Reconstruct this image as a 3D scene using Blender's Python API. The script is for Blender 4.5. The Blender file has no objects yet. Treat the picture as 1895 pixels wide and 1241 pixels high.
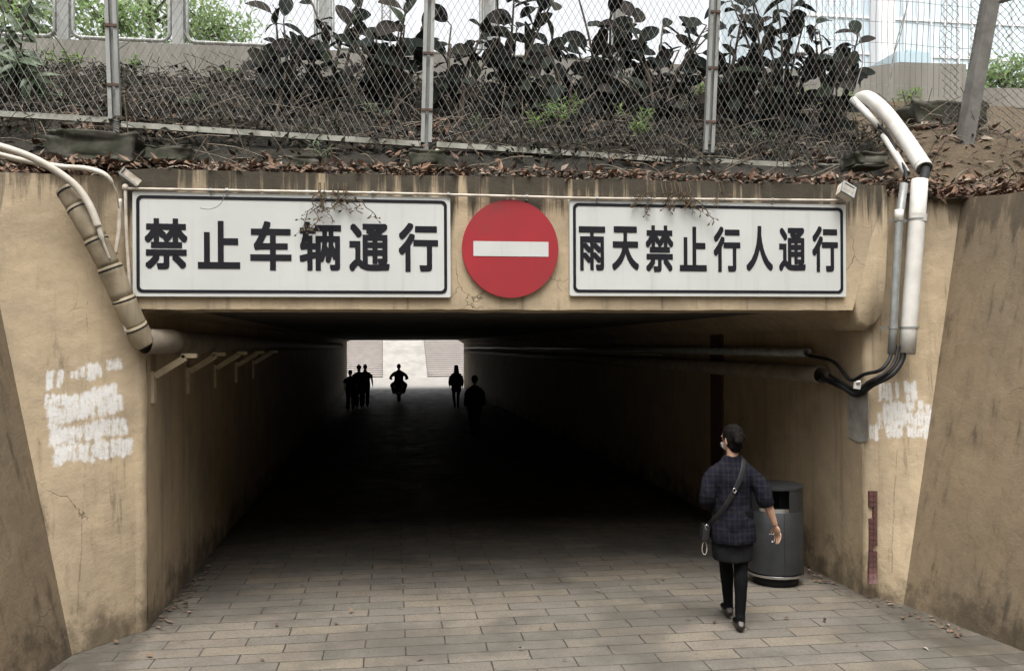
import bpy, math, random
import numpy as np
from mathutils import Vector, Matrix, noise as mnoise

random.seed(7)
SC = bpy.context.scene
COL = SC.collection

# ------------------------------------------------------------------ camera
F_PX, W_PX, CX, HY = 1650.0, 1895.0, 947.5, 640.0
CAM = Vector((0.0, -7.4, 2.25))
YAW, ROLL = math.atan(238.5/1650.0), math.radians(0.26)
FWD = Vector((math.sin(YAW), math.cos(YAW), 0))
R0 = Vector((math.cos(YAW), -math.sin(YAW), 0))
UP0 = Vector((0, 0, 1))
RGT = R0*math.cos(ROLL) - UP0*math.sin(ROLL)
UPV = R0*math.sin(ROLL) + UP0*math.cos(ROLL)
cd = bpy.data.cameras.new('camera')
cam = bpy.data.objects.new('camera', cd); COL.objects.link(cam)
mr = Matrix((RGT, UPV, -FWD)).transposed().to_4x4()
mr.translation = CAM
cam.matrix_world = mr
cd.sensor_width = 36.0
cd.lens = 36.0*F_PX/W_PX
cd.shift_y = (HY-620.5)/W_PX
cd.clip_start, cd.clip_end = 0.05, 3000
SC.camera = cam

# ------------------------------------------------------------------ light
SUN_EL, SUN_AZ = math.radians(66), math.radians(192)     # azimuth from +Y towards +X
w = bpy.data.worlds.new('World'); SC.world = w; w.use_nodes = True
nt = w.node_tree; nt.nodes.clear()
sky = nt.nodes.new('ShaderNodeTexSky'); sky.sky_type = 'NISHITA'; sky.sun_disc = False
sky.sun_elevation = SUN_EL; sky.sun_rotation = SUN_AZ
sky.air_density = 1.0; sky.dust_density = 6.0; sky.ozone_density = 1.0
hs = nt.nodes.new('ShaderNodeHueSaturation'); hs.inputs['Saturation'].default_value = 0.12
bg = nt.nodes.new('ShaderNodeBackground'); bg.inputs['Strength'].default_value = 0.15
wo = nt.nodes.new('ShaderNodeOutputWorld')
nt.links.new(sky.outputs[0], hs.inputs['Color']); nt.links.new(hs.outputs[0], bg.inputs[0]); nt.links.new(bg.outputs[0], wo.inputs[0])
sd = bpy.data.lights.new('sun', 'SUN'); sd.energy = 0.9; sd.angle = math.radians(35); sd.color = (1, .96, .9)
so = bpy.data.objects.new('sun', sd); COL.objects.link(so)
sv = Vector((math.sin(SUN_AZ)*math.cos(SUN_EL), math.cos(SUN_AZ)*math.cos(SUN_EL), math.sin(SUN_EL)))
so.rotation_euler = sv.to_track_quat('Z', 'Y').to_euler()
SC.view_settings.view_transform = 'Standard'; SC.view_settings.look = 'None'
SC.view_settings.gamma = 1; SC.view_settings.exposure = 1.27
SC.cycles.max_bounces = 8; SC.cycles.diffuse_bounces = 5
SC.cycles.use_denoising = True

# ------------------------------------------------------------------ helpers
def ray(px, py):
    return FWD + RGT*((px-CX)/F_PX) + UPV*((HY-py)/F_PX)
def at_y(px, py, Y):
    d = ray(px, py); return CAM + d*((Y-CAM.y)/d.y)
def at_z(px, py, Z):
    d = ray(px, py); return CAM + d*((Z-CAM.z)/d.z)
def at_x(px, py, X):
    d = ray(px, py); return CAM + d*((X-CAM.x)/d.x)

def V(*a): return Vector(a)

class MB:
    def __init__(s): s.v = []; s.f = []
    def add(s, vs, fs):
        o = len(s.v); s.v += [tuple(p) for p in vs]; s.f += [tuple(i+o for i in f) for f in fs]
    def box(s, a, b):
        x0, y0, z0 = a; x1, y1, z1 = b
        s.add([(x0,y0,z0),(x1,y0,z0),(x1,y1,z0),(x0,y1,z0),(x0,y0,z1),(x1,y0,z1),(x1,y1,z1),(x0,y1,z1)],
              [(0,3,2,1),(4,5,6,7),(0,1,5,4),(1,2,6,5),(2,3,7,6),(3,0,4,7)])
    def bar(s, p, q, wx, wy, up=(0,0,1)):
        p, q = Vector(p), Vector(q); t = (q-p).normalized(); u = Vector(up)
        a = t.cross(u)
        if a.length < 1e-4: a = t.cross(Vector((0,1,0)))
        a.normalize(); b = a.cross(t)
        vs = []
        for c in (p, q):
            for i, j in ((-1,-1),(1,-1),(1,1),(-1,1)): vs.append(c + a*(i*wx/2) + b*(j*wy/2))
        s.add(vs, [(0,1,2,3),(7,6,5,4),(0,4,5,1),(1,5,6,2),(2,6,7,3),(3,7,4,0)])
    def tube(s, pts, r, n=8, cap=True, ref=None):
        """r: number, list of numbers, or list of (a, b)"""
        pts = [Vector(p) for p in pts]; m = len(pts)
        if not isinstance(r, (list, tuple)): r = [r]*m
        rr = [(q, q) if not isinstance(q, (list, tuple)) else q for q in r]
        T = []
        for i in range(m):
            a = pts[max(0, i-1)]; b = pts[min(m-1, i+1)]; d = b-a
            T.append(d.normalized() if d.length > 1e-9 else Vector((0,0,1)))
        side = Vector(ref) if ref is not None else (Vector((1,0,0)) if abs(T[0].x) < .8 else Vector((0,1,0)))
        vs = []; fs = []
        for i in range(m):
            side = side - T[i]*side.dot(T[i])
            if side.length < 1e-6: side = T[i].orthogonal()
            side.normalize(); oth = T[i].cross(side)
            for k in range(n):
                th = 2*math.pi*k/n
                vs.append(pts[i] + side*(rr[i][0]*math.cos(th)) + oth*(rr[i][1]*math.sin(th)))
        for i in range(m-1):
            for k in range(n):
                k2 = (k+1) % n
                fs.append((i*n+k, i*n+k2, (i+1)*n+k2, (i+1)*n+k))
        if cap:
            vs += [pts[0], pts[-1]]; a = m*n
            for k in range(n):
                k2 = (k+1) % n
                fs.append((a, k2, k)); fs.append((a+1, (m-1)*n+k, (m-1)*n+k2))
        s.add(vs, fs)
    def pipe(s, pts, r, th, n=20):
        """open-ended pipe with wall thickness"""
        pts = [Vector(p) for p in pts]; m = len(pts); o = len(s.v)
        s.tube(pts, r, n, cap=False); oi = len(s.v)
        ri = [q-th for q in r] if isinstance(r, list) else r-th
        t0 = len(s.f); s.tube(pts, ri, n, cap=False)
        s.f[t0:] = [tuple(reversed(f)) for f in s.f[t0:]]
        for k in range(n):
            k2 = (k+1) % n
            s.f.append((o+k2, o+k, oi+k, oi+k2))
            e = (m-1)*n; s.f.append((o+e+k, o+e+k2, oi+e+k2, oi+e+k))
    def ell(s, c, r, nu=14, nv=9, rot=None):
        c = Vector(c); vs = []; fs = []
        for j in range(1, nv):
            ph = math.pi*j/nv
            for i in range(nu):
                th = 2*math.pi*i/nu
                p = Vector((r[0]*math.sin(ph)*math.cos(th), r[1]*math.sin(ph)*math.sin(th), r[2]*math.cos(ph)))
                vs.append(c + (rot @ p if rot else p))
        top = Vector((0,0,r[2])); bot = -top
        vs += [c + (rot @ top if rot else top), c + (rot @ bot if rot else bot)]
        a = (nv-1)*nu
        for j in range(nv-2):
            for i in range(nu):
                i2 = (i+1) % nu; fs.append((j*nu+i, (j+1)*nu+i, (j+1)*nu+i2, j*nu+i2))
        for i in range(nu):
            i2 = (i+1) % nu; fs.append((a, i, i2)); fs.append((a+1, (nv-2)*nu+i2, (nv-2)*nu+i))
        s.add(vs, fs)
    def prism(s, poly, d):
        """poly: list of 3D points in a plane (counter-clockwise seen from -d), d: extrusion vector"""
        n = len(poly); d = Vector(d); P = [Vector(p) for p in poly]
        s.add(P + [p+d for p in P], [tuple(range(n)), tuple(range(2*n-1, n-1, -1))] + [(i, n+i, n+(i+1) % n, (i+1) % n) for i in range(n)])
    def lathe(s, c, prof, n=32, a0=0, a1=2*math.pi):
        c = Vector(c); full = abs(a1-a0-2*math.pi) < 1e-6; m = n if full else n+1
        vs = []; fs = []
        for r, z in prof:
            for k in range(m):
                th = a0+(a1-a0)*k/n; vs.append(c+Vector((r*math.cos(th), r*math.sin(th), z)))
        for i in range(len(prof)-1):
            for k in range(n):
                k2 = (k+1) % m if full else k+1
                fs.append((i*m+k, i*m+k2, (i+1)*m+k2, (i+1)*m+k))
        s.add(vs, fs)
    def leaf(s, base, d, nrm, L, W, curl=.15, n=4, tip=.55, rnd_=False):
        d = Vector(d).normalized(); nrm = Vector(nrm); nrm = (nrm - d*nrm.dot(d))
        if nrm.length < 1e-4: nrm = d.orthogonal()
        nrm.normalize(); sd = d.cross(nrm); vs = []; fs = []; base = Vector(base)
        for i in range(n+1):
            t = i/n; wd = W*.5*math.sin(math.pi*min(1, max(0.03, t**tip)))+.0005
            if rnd_: wd = W*.5*max(.03, math.sin(math.pi*min(1, max(0, t*.97+.015))))**.6
            c = base + d*(L*t) + nrm*(curl*L*(t*t*-1))
            vs += [c - sd*wd + nrm*(wd*.35), c, c + sd*wd + nrm*(wd*.35)]
        for i in range(n):
            a = i*3; fs += [(a, a+1, a+4, a+3), (a+1, a+2, a+5, a+4)]
        s.add(vs, fs)
    def mesh(s, name, smooth=False):
        me = bpy.data.meshes.new(name); me.from_pydata(s.v, [], s.f); me.update()
        if smooth: me.polygons.foreach_set('use_smooth', [True]*len(me.polygons))
        return me
    def build(s, name, m, parent=None, smooth=False):
        return link(name, s.mesh(name, smooth), m, parent)

def link(name, me, m, parent=None):
    if m is not None: me.materials.append(m)
    o = bpy.data.objects.new(name, me); COL.objects.link(o)
    if parent is not None:
        o.parent = parent
        p = parent
        off = Vector((0,0,0))
        while p is not None:
            if p.type == 'EMPTY': off = off - p.location
            p = p.parent
        if parent.type == 'EMPTY': o.location = off
    return o
def tag(o, label=None, cat=None, group=None, kind=None):
    if label: o['label'] = label
    if cat: o['category'] = cat
    if group: o['group'] = group
    if kind: o['kind'] = kind
    return o
def thing(name, loc, label, cat, group=None):
    o = bpy.data.objects.new(name, None); COL.objects.link(o); o.location = loc; o.empty_display_size = .1
    return tag(o, label, cat, group)
def local(o):            # a part whose mesh is written in its thing's own coordinates
    o.location = (0,0,0); return o

def nz(p, sc=1.0, oct=3):
    return mnoise.fractal(Vector(p)*sc, 1.0, 2.0, oct)

def shade_auto(o, ang=40):
    me = o.data; me.polygons.foreach_set('use_smooth', [True]*len(me.polygons))
    try: me.set_sharp_from_angle(angle=math.radians(ang))
    except Exception: pass
    return o

# ------------------------------------------------------------------ materials
class N:
    def __init__(s, name):
        s.m = bpy.data.materials.new(name); s.m.use_nodes = True; s.t = s.m.node_tree
        s.b = s.t.nodes['Principled BSDF']; s.co = s.t.nodes.new('ShaderNodeTexCoord')
    def n(s, typ, **k):
        x = s.t.nodes.new(typ)
        for a, b in k.items(): setattr(x, a, b)
        return x
    def L(s, a, b): s.t.links.new(a, b)
    def setin(s, sock, val):
        if hasattr(val, 'links') or isinstance(val, bpy.types.NodeSocket): s.L(val, sock)
        else: sock.default_value = val
    def scale(s, v, vec=None):
        x = s.n('ShaderNodeMapping'); x.inputs['Scale'].default_value = v
        s.L(vec if vec is not None else s.co.outputs['Object'], x.inputs['Vector']); return x.outputs[0]
    def noise(s, sc, detail=6, vec=None, rough=.6, dist=0):
        x = s.n('ShaderNodeTexNoise'); x.inputs['Scale'].default_value = sc; x.inputs['Detail'].default_value = detail
        x.inputs['Roughness'].default_value = rough; x.inputs['Distortion'].default_value = dist
        s.L(vec if vec is not None else s.co.outputs['Object'], x.inputs['Vector']); return x.outputs['Fac']
    def sstep(s, val, a, b, lo=0., hi=1.):
        x = s.n('ShaderNodeMapRange'); x.interpolation_type = 'SMOOTHSTEP'
        s.L(val, x.inputs[0]); x.inputs[1].default_value = a; x.inputs[2].default_value = b
        x.inputs[3].default_value = lo; x.inputs[4].default_value = hi; return x.outputs[0]
    def math(s, op, a, b=0.):
        x = s.n('ShaderNodeMath', operation=op); s.setin(x.inputs[0], a); s.setin(x.inputs[1], b); return x.outputs[0]
    def mix(s, fac, a, b, mode='MIX'):
        x = s.n('ShaderNodeMix', data_type='RGBA', blend_type=mode)
        s.setin(x.inputs[0], fac)
        for k, q in ((6, a), (7, b)):
            s.setin(x.inputs[k], (*q, 1) if isinstance(q, tuple) and len(q) == 3 else q)
        return x.outputs[2]
    def xyz(s):
        x = s.n('ShaderNodeSeparateXYZ'); s.L(s.co.outputs['Object'], x.inputs[0]); return x.outputs
    def bump(s, h, strength=.3, dist=.01):
        x = s.n('ShaderNodeBump'); x.inputs['Strength'].default_value = strength; x.inputs['Distance'].default_value = dist
        s.L(h, x.inputs['Height']); s.L(x.outputs[0], s.b.inputs['Normal'])
    def out(s, col, rough=.8, metal=0., spec=.3):
        s.setin(s.b.inputs['Base Color'], (*col, 1) if isinstance(col, tuple) else col)
        s.setin(s.b.inputs['Roughness'], rough); s.b.inputs['Metallic'].default_value = metal
        s.b.inputs['Specular IOR Level'].default_value = spec
        return s.m

def mk(name, a, b=None, sc=8, rough=.7, metal=0., spec=.3, bump=.15, bsc=60, streak=False, dirt=None, dirt_amt=.5):
    k = N(name); b = b or tuple(x*.75 for x in a)
    vec = k.scale((sc, sc, sc*.12)) if streak else k.scale((sc, sc, sc))
    c = k.mix(k.sstep(k.noise(1, 6, vec), .3, .7), a, b)
    if dirt:
        c = k.mix(k.math('MULTIPLY', k.sstep(k.noise(sc*.6, 8), .5, .7), dirt_amt), c, dirt)
    if bump: k.bump(k.noise(bsc, 4), bump, .004)
    return k.out(c, rough, metal, spec)

def mk_island(name, cols, rough=.6, spec=.3, trans=0.):
    k = N(name); g = k.n('ShaderNodeNewGeometry'); r = k.n('ShaderNodeValToRGB')
    r.color_ramp.interpolation = 'LINEAR'; e = r.color_ramp.elements
    while len(e) < len(cols): e.new(.5)
    for i, c in enumerate(cols): e[i].position = i/max(1, len(cols)-1); e[i].color = (*c, 1)
    k.L(g.outputs['Random Per Island'], r.inputs[0])
    c = k.mix(k.sstep(k.noise(9, 4), .3, .75, 0, .35), r.outputs[0], tuple(x*.6 for x in cols[0]))
    k.out(c, rough, 0, spec)
    if trans:
        tr = k.n('ShaderNodeBsdfTranslucent'); k.L(c, tr.inputs[0])
        mx = k.n('ShaderNodeMixShader'); mx.inputs[0].default_value = trans
        o = k.t.nodes['Material Output']
        k.L(k.b.outputs[0], mx.inputs[1]); k.L(tr.outputs[0], mx.inputs[2]); k.L(mx.outputs[0], o.inputs[0])
    return k.m

def wall_mat(name, a, b, grime, top=None, base=.6, streak=.5, paint=None):
    k = N(name); x, y, z = k.xyz()
    c = k.mix(k.sstep(k.noise(1.1, 9, rough=.65), .34, .66), a, b)
    c = k.mix(k.sstep(k.noise(4.5, 9, rough=.7), .45, .7, 0, .4), c, tuple(q*.62 for q in a))
    c = k.mix(k.sstep(k.noise(2.2, 9, rough=.7, vec=k.scale((1, 1, .6))), .56, .7, 0, .3), c, tuple(min(1, q*1.25) for q in a))
    # run-off streaks that follow the fall of the water
    st = k.noise(1, 7, k.scale((8.5, 8.5, .4)), .65)
    c = k.mix(k.sstep(st, .48, .74, 0, streak), c, grime)
    fine = k.noise(1, 6, k.scale((22, 22, 3.2)), .7, )
    c = k.mix(k.sstep(fine, .55, .8, 0, streak*.45), c, grime)
    blot = k.noise(1.7, 10, rough=.7)
    c = k.mix(k.sstep(blot, .58, .72, 0, .35), c, grime)
    if top:      # mould under the coping
        z0, z1, amt = top
        q = k.math('ADD', k.math('MULTIPLY', k.sstep(z, z0, z1), 1.0), k.math('MULTIPLY', k.math('SUBTRACT', st, .5), 3.4))
        c = k.mix(k.sstep(q, .25, .8, 0, amt), c, tuple(v*.42 for v in grime))
    if base:     # splash dirt at the foot
        q = k.math('ADD', k.sstep(z, .75, -.05), k.math('MULTIPLY', k.math('SUBTRACT', k.noise(3.2, 8, rough=.7), .5), 2.6))
        c = k.mix(k.sstep(q, .45, 1.1, 0, base), c, tuple(v*.4 for v in grime))
    cr = k.n('ShaderNodeTexVoronoi'); cr.feature = 'DISTANCE_TO_EDGE'; cr.inputs['Scale'].default_value = 1.1
    dv = k.n('ShaderNodeVectorMath', operation='ADD'); nn = k.n('ShaderNodeTexNoise'); nn.inputs['Scale'].default_value = 3; nn.inputs['Detail'].default_value = 6
    k.L(k.co.outputs['Object'], nn.inputs['Vector']); sc = k.n('ShaderNodeVectorMath', operation='SCALE'); sc.inputs[3].default_value = .35
    k.L(nn.outputs['Color'], sc.inputs[0]); k.L(k.co.outputs['Object'], dv.inputs[0]); k.L(sc.outputs[0], dv.inputs[1]); k.L(dv.outputs[0], cr.inputs['Vector'])
    ck = k.math('MULTIPLY', k.sstep(cr.outputs['Distance'], .004, .0), k.sstep(k.noise(.9, 3), .56, .64))
    c = k.mix(k.math('MULTIPLY', ck, .7), c, tuple(v*.35 for v in grime))
    if paint:
        ac = k.n('ShaderNodeAttribute'); ac.attribute_name = 'crack'
        qc = k.math('ADD', ac.outputs['Fac'], k.math('MULTIPLY', k.math('SUBTRACT', k.noise(9, 6), .5), 1.0))
        c = k.mix(k.sstep(qc, .6, 1.0, 0, .5), c, tuple(v*.4 for v in grime))
        at = k.n('ShaderNodeAttribute'); at.attribute_name = 'paint'
        q = k.math('ADD', at.outputs['Fac'], k.math('MULTIPLY', k.math('SUBTRACT', k.noise(1, 7, k.scale((34, 34, 14)), .8), .5), 2.3))
        c = k.mix(k.sstep(q, .3, .95, 0, .93), c, paint)
    h = k.math('ADD', k.noise(55, 6, rough=.7), k.math('MULTIPLY', k.noise(6, 7, rough=.65), 3.5))
    k.bump(k.math('SUBTRACT', h, k.math('MULTIPLY', ck, 2.)), .45, .008)
    return k.out(c, k.sstep(k.noise(4, 4), .3, .7, .7, .92), 0, .25)

M = {}
OCH, OCH2, GRM = (.41, .325, .212), (.29, .23, .155), (.09, .076, .055)
M['facade'] = wall_mat('ochre_render', OCH, OCH2, GRM, top=(2.98, 3.7, .95), base=.75, streak=.5)
M['wing'] = wall_mat('ochre_render_wing', OCH, OCH2, (.15, .115, .075), top=(3.1, 3.75, .75), base=.75, streak=.4, paint=(.56, .555, .54))
M['retain'] = wall_mat('weathered_render', (.20, .15, .095), (.155, .12, .08), (.075, .062, .043), top=(2.9, 3.6, .6), base=.65, streak=.5)
M['tunnel'] = wall_mat('tunnel_render', (.37, .285, .18), (.29, .225, .148), (.11, .09, .065), base=.7, streak=.42)
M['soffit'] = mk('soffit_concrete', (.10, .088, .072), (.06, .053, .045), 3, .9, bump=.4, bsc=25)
M['concrete'] = mk('grey_concrete', (.34, .32, .29), (.22, .21, .185), 3, .9, bump=.4, bsc=40, dirt=(.08, .075, .06))
M['barrier'] = mk('barrier_concrete', (.25, .237, .207), (.17, .158, .136), 2.2, .9, bump=.3, bsc=30, streak=True, dirt=(.15, .135, .11), dirt_amt=.5)
M['stone'] = mk('mossy_stone', (.085, .08, .066), (.04, .042, .03), 7, .95, spec=.1, bump=1., bsc=30, dirt=(.022, .024, .015), dirt_amt=.8)
M['metal'] = mk('galvanised_metal', (.29, .295, .28), (.19, .195, .18), 9, .55, .35, .4, bump=.1, streak=True, dirt=(.13, .10, .07), dirt_amt=.6)
M['wire'] = mk('wire', (.27, .27, .26), (.14, .13, .115), 14, .6, .2, .3, bump=0)
M['rail'] = mk('painted_rail', (.33, .325, .28), (.22, .22, .185), 7, .6, 0, .3, dirt=(.10, .09, .06), dirt_amt=.8)
M['pvc'] = mk('white_pvc', (.53, .515, .475), (.44, .425, .39), 5, .4, 0, .5, bump=.05, dirt=(.34, .29, .22), dirt_amt=.55)
M['pvcold'] = mk('aged_pvc', (.30, .25, .17), (.19, .155, .105), 7, .65, 0, .3, bump=.25, dirt=(.12, .095, .06), dirt_amt=.75, streak=True)
M['conduit'] = mk('old_conduit', (.52, .47, .40), (.36, .31, .25), 9, .55, 0, .3, bump=.1, dirt=(.14, .11, .08), dirt_amt=.7)
M['tunnelpipe'] = mk('dusty_pipe', (.17, .14, .10), (.11, .09, .07), 6, .7, bump=.2)
M['bracket'] = mk('bracket_paint', (.44, .37, .25), (.33, .27, .18), 12, .8)
M['greypipe'] = mk('grey_pipe', (.25, .26, .25), (.17, .175, .165), 8, .45, .3, .4, bump=.1)
M['black'] = mk('black_rubber', (.010, .010, .011), (.018, .018, .018), 8, .55, 0, .2)
M['cablew'] = mk('pale_cable', (.48, .45, .39), (.39, .35, .29), 9, .5)
M['signw'] = mk('sign_white', (.49, .50, .48), (.45, .46, .44), 1.3, .45, 0, .4, bump=.03, bsc=20, dirt=(.33, .31, .26), dirt_amt=.4)
def sign_white():
    k = N('weathered_sign_white'); c = k.mix(k.sstep(k.noise(1.3, 6), .3, .7), (.49, .50, .48), (.445, .455, .435))
    c = k.mix(k.sstep(k.noise(1, 7, k.scale((11, 11, .5)), .65), .52, .75, 0, .3), c, (.30, .28, .22))
    c = k.mix(k.sstep(k.noise(30, 6, rough=.8), .62, .75, 0, .4), c, (.26, .24, .2))
    k.bump(k.noise(1.6, 2), .12, .05); return k.out(c, .42, 0, .4)
M['signw'] = sign_white()
M['signk'] = mk('sign_black', (.010, .0105, .014), (.014, .014, .017), 5, .6, 0, .12, bump=0)
M['signr'] = mk('sign_red', (.29, .020, .026), (.235, .02, .026), 2.5, .5, 0, .35, bump=.05, bsc=3, dirt=(.13, .035, .03), dirt_amt=.6)
M['postgrey'] = mk('post_concrete', (.15, .145, .13), (.09, .085, .075), 5, .9, bump=.4, bsc=40)
M['brick'] = mk('red_tile', (.10, .04, .035), (.065, .035, .03), 20, .6)
M['bark'] = mk('bark', (.10, .08, .06), (.06, .05, .04), 8, .9, bump=.6, bsc=20)
M['twig'] = mk('dry_twig', (.19, .16, .12), (.10, .085, .065), 9, .9)
M['vine'] = mk_island('dead_vine', [(.05, .035, .022), (.1, .07, .04), (.07, .05, .03)], .9)
M['litter'] = mk_island('dry_leaves', [(.04, .026, .018), (.12, .066, .04), (.2, .12, .075), (.07, .042, .028), (.25, .17, .12), (.09, .052, .04), (.34, .28, .22)], .75, .25)
M['brush'] = mk_island('dead_brush', [(.014, .013, .011), (.034, .029, .022), (.022, .021, .016), (.06, .045, .034), (.02, .024, .014), (.10, .085, .065)], .85, .2)
M['bigleaf'] = mk_island('rubber_leaf', [(.010, .014, .012), (.016, .021, .018), (.028, .034, .024), (.012, .012, .013), (.034, .028, .024), (.035, .05, .026)], .7, .06, .15)
M['fresh'] = mk_island('fresh_leaf', [(.08, .16, .025), (.14, .24, .04), (.2, .3, .07)], .5, .3, .4)
M['tree'] = mk_island('tree_leaf', [(.15, .24, .09), (.24, .35, .13), (.34, .44, .19), (.17, .27, .10)], .5, .3, .5)
M['shrub'] = mk_island('shrub_leaf', [(.03, .055, .02), (.05, .085, .03), (.075, .11, .045)], .45, .4, .25)

def soil_mat():
    k = N('soil'); x, y, z = k.xyz()
    c = k.mix(k.sstep(k.noise(2.5, 9, rough=.7), .35, .65), (.024, .0225, .019), (.045, .041, .034))
    q = k.math('ADD', k.sstep(x, 4.6, 5.4), k.math('MULTIPLY', k.math('SUBTRACT', k.noise(2, 6), .5), 1.2))
    c = k.mix(k.sstep(q, .4, .8), c, k.mix(k.noise(4, 8), (.135, .103, .07), (.075, .06, .042)))
    c = k.mix(k.sstep(k.noise(1.3, 7), .6, .7, 0, .6), c, (.05, .055, .03))
    k.bump(k.math('ADD', k.noise(30, 8, rough=.75), k.math('MULTIPLY', k.noise(7, 5), 2)), .9, .03)
    return k.out(c, .95, 0, .1)
M['soil'] = soil_mat()

def paver_mat():
    k = N('stone_pavers')
    mp = k.n('ShaderNodeMapping'); mp.inputs['Rotation'].default_value = (0, 0, math.radians(.6)); mp.inputs['Location'].default_value = (.13, .05, 0)
    wob = k.n('ShaderNodeTexNoise'); wob.inputs['Scale'].default_value = 6; k.L(k.co.outputs['Object'], wob.inputs['Vector'])
    sc = k.n('ShaderNodeVectorMath', operation='SCALE'); sc.inputs[3].default_value = .012; k.L(wob.outputs['Color'], sc.inputs[0])
    ad = k.n('ShaderNodeVectorMath', operation='ADD'); k.L(k.co.outputs['Object'], ad.inputs[0]); k.L(sc.outputs[0], ad.inputs[1])
    k.L(ad.outputs[0], mp.inputs[0])
    def brick(bias, c1, c2):
        b = k.n('ShaderNodeTexBrick'); b.offset = .5; b.inputs['Scale'].default_value = 1
        b.inputs['Brick Width'].default_value = .6; b.inputs['Row Height'].default_value = .2
        b.inputs['Mortar Size'].default_value = .009; b.inputs['Mortar Smooth'].default_value = .8; b.inputs['Bias'].default_value = bias
        b.inputs['Color1'].default_value = (*c1, 1); b.inputs['Color2'].default_value = (*c2, 1); b.inputs['Mortar'].default_value = (.06, .052, .042, 1)
        k.L(mp.outputs[0], b.inputs['Vector']); return b
    b = brick(0, (0, 0, 0), (1, 1, 1))
    r = k.n('ShaderNodeValToRGB'); e = r.color_ramp.elements; r.color_ramp.interpolation = 'CONSTANT'
    cs = [(.180, .156, .125), (.158, .141, .118), (.151, .135, .110), (.188, .16, .122), (.143, .129, .107), (.168, .143, .114)]
    while len(e) < len(cs): e.new(.5)
    for i, q in enumerate(cs): e[i].position = i/len(cs); e[i].color = (*q, 1)
    k.L(b.outputs['Color'], r.inputs[0])
    c = k.mix(k.sstep(k.noise(3, 9, rough=.7), .45, .7, 0, .45), r.outputs[0], (.10, .092, .078))
    c = k.mix(k.sstep(k.noise(45, 7, rough=.85), .44, .62, 0, .55), c, (.055, .05, .043))
    c = k.mix(k.sstep(k.noise(.7, 6), .46, .62, 0, .55), c, (.062, .058, .05))
    c = k.mix(k.sstep(k.noise(9, 2), .74, .76, 0, .8), c, (.045, .04, .035))
    c = k.mix(k.math('MULTIPLY', b.outputs['Fac'], k.sstep(k.noise(5, 4), .3, .6, .45, 1)), c, (.022, .019, .015))
    xx, yy, zz = k.xyz()       # silt swept up against the foot of both walls
    edge = k.math('MAXIMUM', k.sstep(xx, 3.72, 4.25), k.sstep(xx, -1.62, -1.9))
    q = k.math('ADD', edge, k.math('MULTIPLY', k.math('SUBTRACT', k.noise(3.5, 9, rough=.75), .5), 1.8))
    c = k.mix(k.sstep(q, .45, 1.15, 0, .7), c, (.045, .039, .03))
    h = k.math('SUBTRACT', k.math('MULTIPLY', k.noise(50, 5, rough=.7), .5), b.outputs['Fac'])
    k.bump(h, .35, .006)
    return k.out(c, k.sstep(k.noise(2.5, 5), .35, .65, .5, .78), 0, .35)
M['paver'] = paver_mat()
M['plaza'] = mk('plaza_stone', (.27, .255, .23), (.2, .19, .175), 1.2, .8, bump=.1, bsc=8)
M['asphalt'] = mk('asphalt', (.06, .06, .058), (.045, .045, .045), 3, .9, bump=.4)
M['ground'] = mk('bare_ground', (.16, .14, .10), (.09, .11, .05), .4, .95, bump=.3, bsc=5)

# ------------------------------------------------------------------ setting
TZ = 2.58                          # clear height under the lintel
XL, XR = -1.87, 4.25               # tunnel walls
YE = 40.0                          # far mouth
def crl(z): return V(-2.27-.228*z, -.46+.10*z, z)     # crease of left wing and retaining wall
def crr(z): return V(4.44+.228*z, -.26+.10*z, z)

g = MB(); g.add([(-900,-900,-.6),(900,-900,-.6),(900,900,-.6),(-900,900,-.6)], [(0,1,2,3)])
tag(g.build('ground', M['ground']), kind='structure')

pv = MB(); nx, ny = 24, 150
vs = [(-3.2+8.6*i/nx, -13+ (YE+13)*j/ny, 0.006*nz((i*.6, j*.5, 0), .7)) for j in range(ny+1) for i in range(nx+1)]
pv.add(vs, [(j*(nx+1)+i, j*(nx+1)+i+1, (j+1)*(nx+1)+i+1, (j+1)*(nx+1)+i) for j in range(ny) for i in range(nx)])
tag(pv.build('pavement', M['paver'], smooth=True), kind='structure')
ar = MB(); ar.add([(-9, -34, 4.6), (11, -34, 4.6), (6, -12.9, .012), (-4, -12.9, .012), (-60, -34, 4.6), (60, -34, 4.6), (60, -60, 4.6), (-60, -60, 4.6)], [(0, 1, 2, 3), (7, 6, 5, 4)])
tag(ar.build('approach_ramp', M['paver']), kind='structure')
pz = MB(); pz.box((-9, YE, -.3), (13, 78, -.012))
tag(pz.build('plaza', M['plaza']), kind='structure')

# bank that buries the underpass
def lerp_tab(tab, t):
    if t <= tab[0][0]: return tab[0][1]
    for (a, p), (b, q) in zip(tab, tab[1:]):
        if t <= b: return p + (q-p)*(t-a)/(b-a)
    return tab[-1][1]
PROF = [(-.2, 3.52), (.3, 3.60), (.7, 3.72), (.95, 4.02), (1.3, 4.25), (3.4, 5.40), (3.7, 5.45), (9, 5.5)]
def bank_z(x, y):
    z = lerp_tab(PROF, y)
    z += .32*math.exp(-((x-6.2)/1.0)**2)*math.exp(-((y-1.1)/.7)**2)
    if y > -.05: z += .05*nz((x, y, 0), 2.2, 4)*min(1, (y+.05)/.3)
    return z
bk = MB()
xs = np.linspace(-16, 20, 241); ys = np.concatenate([np.linspace(.02, 3.9, 52), np.array([5, 8, 15, 25, YE])])
bk.add([(x, y, bank_z(x, y)) for y in ys for x in xs],
       [(j*len(xs)+i, j*len(xs)+i+1, (j+1)*len(xs)+i+1, (j+1)*len(xs)+i) for j in range(len(ys)-1) for i in range(len(xs)-1)])
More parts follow.
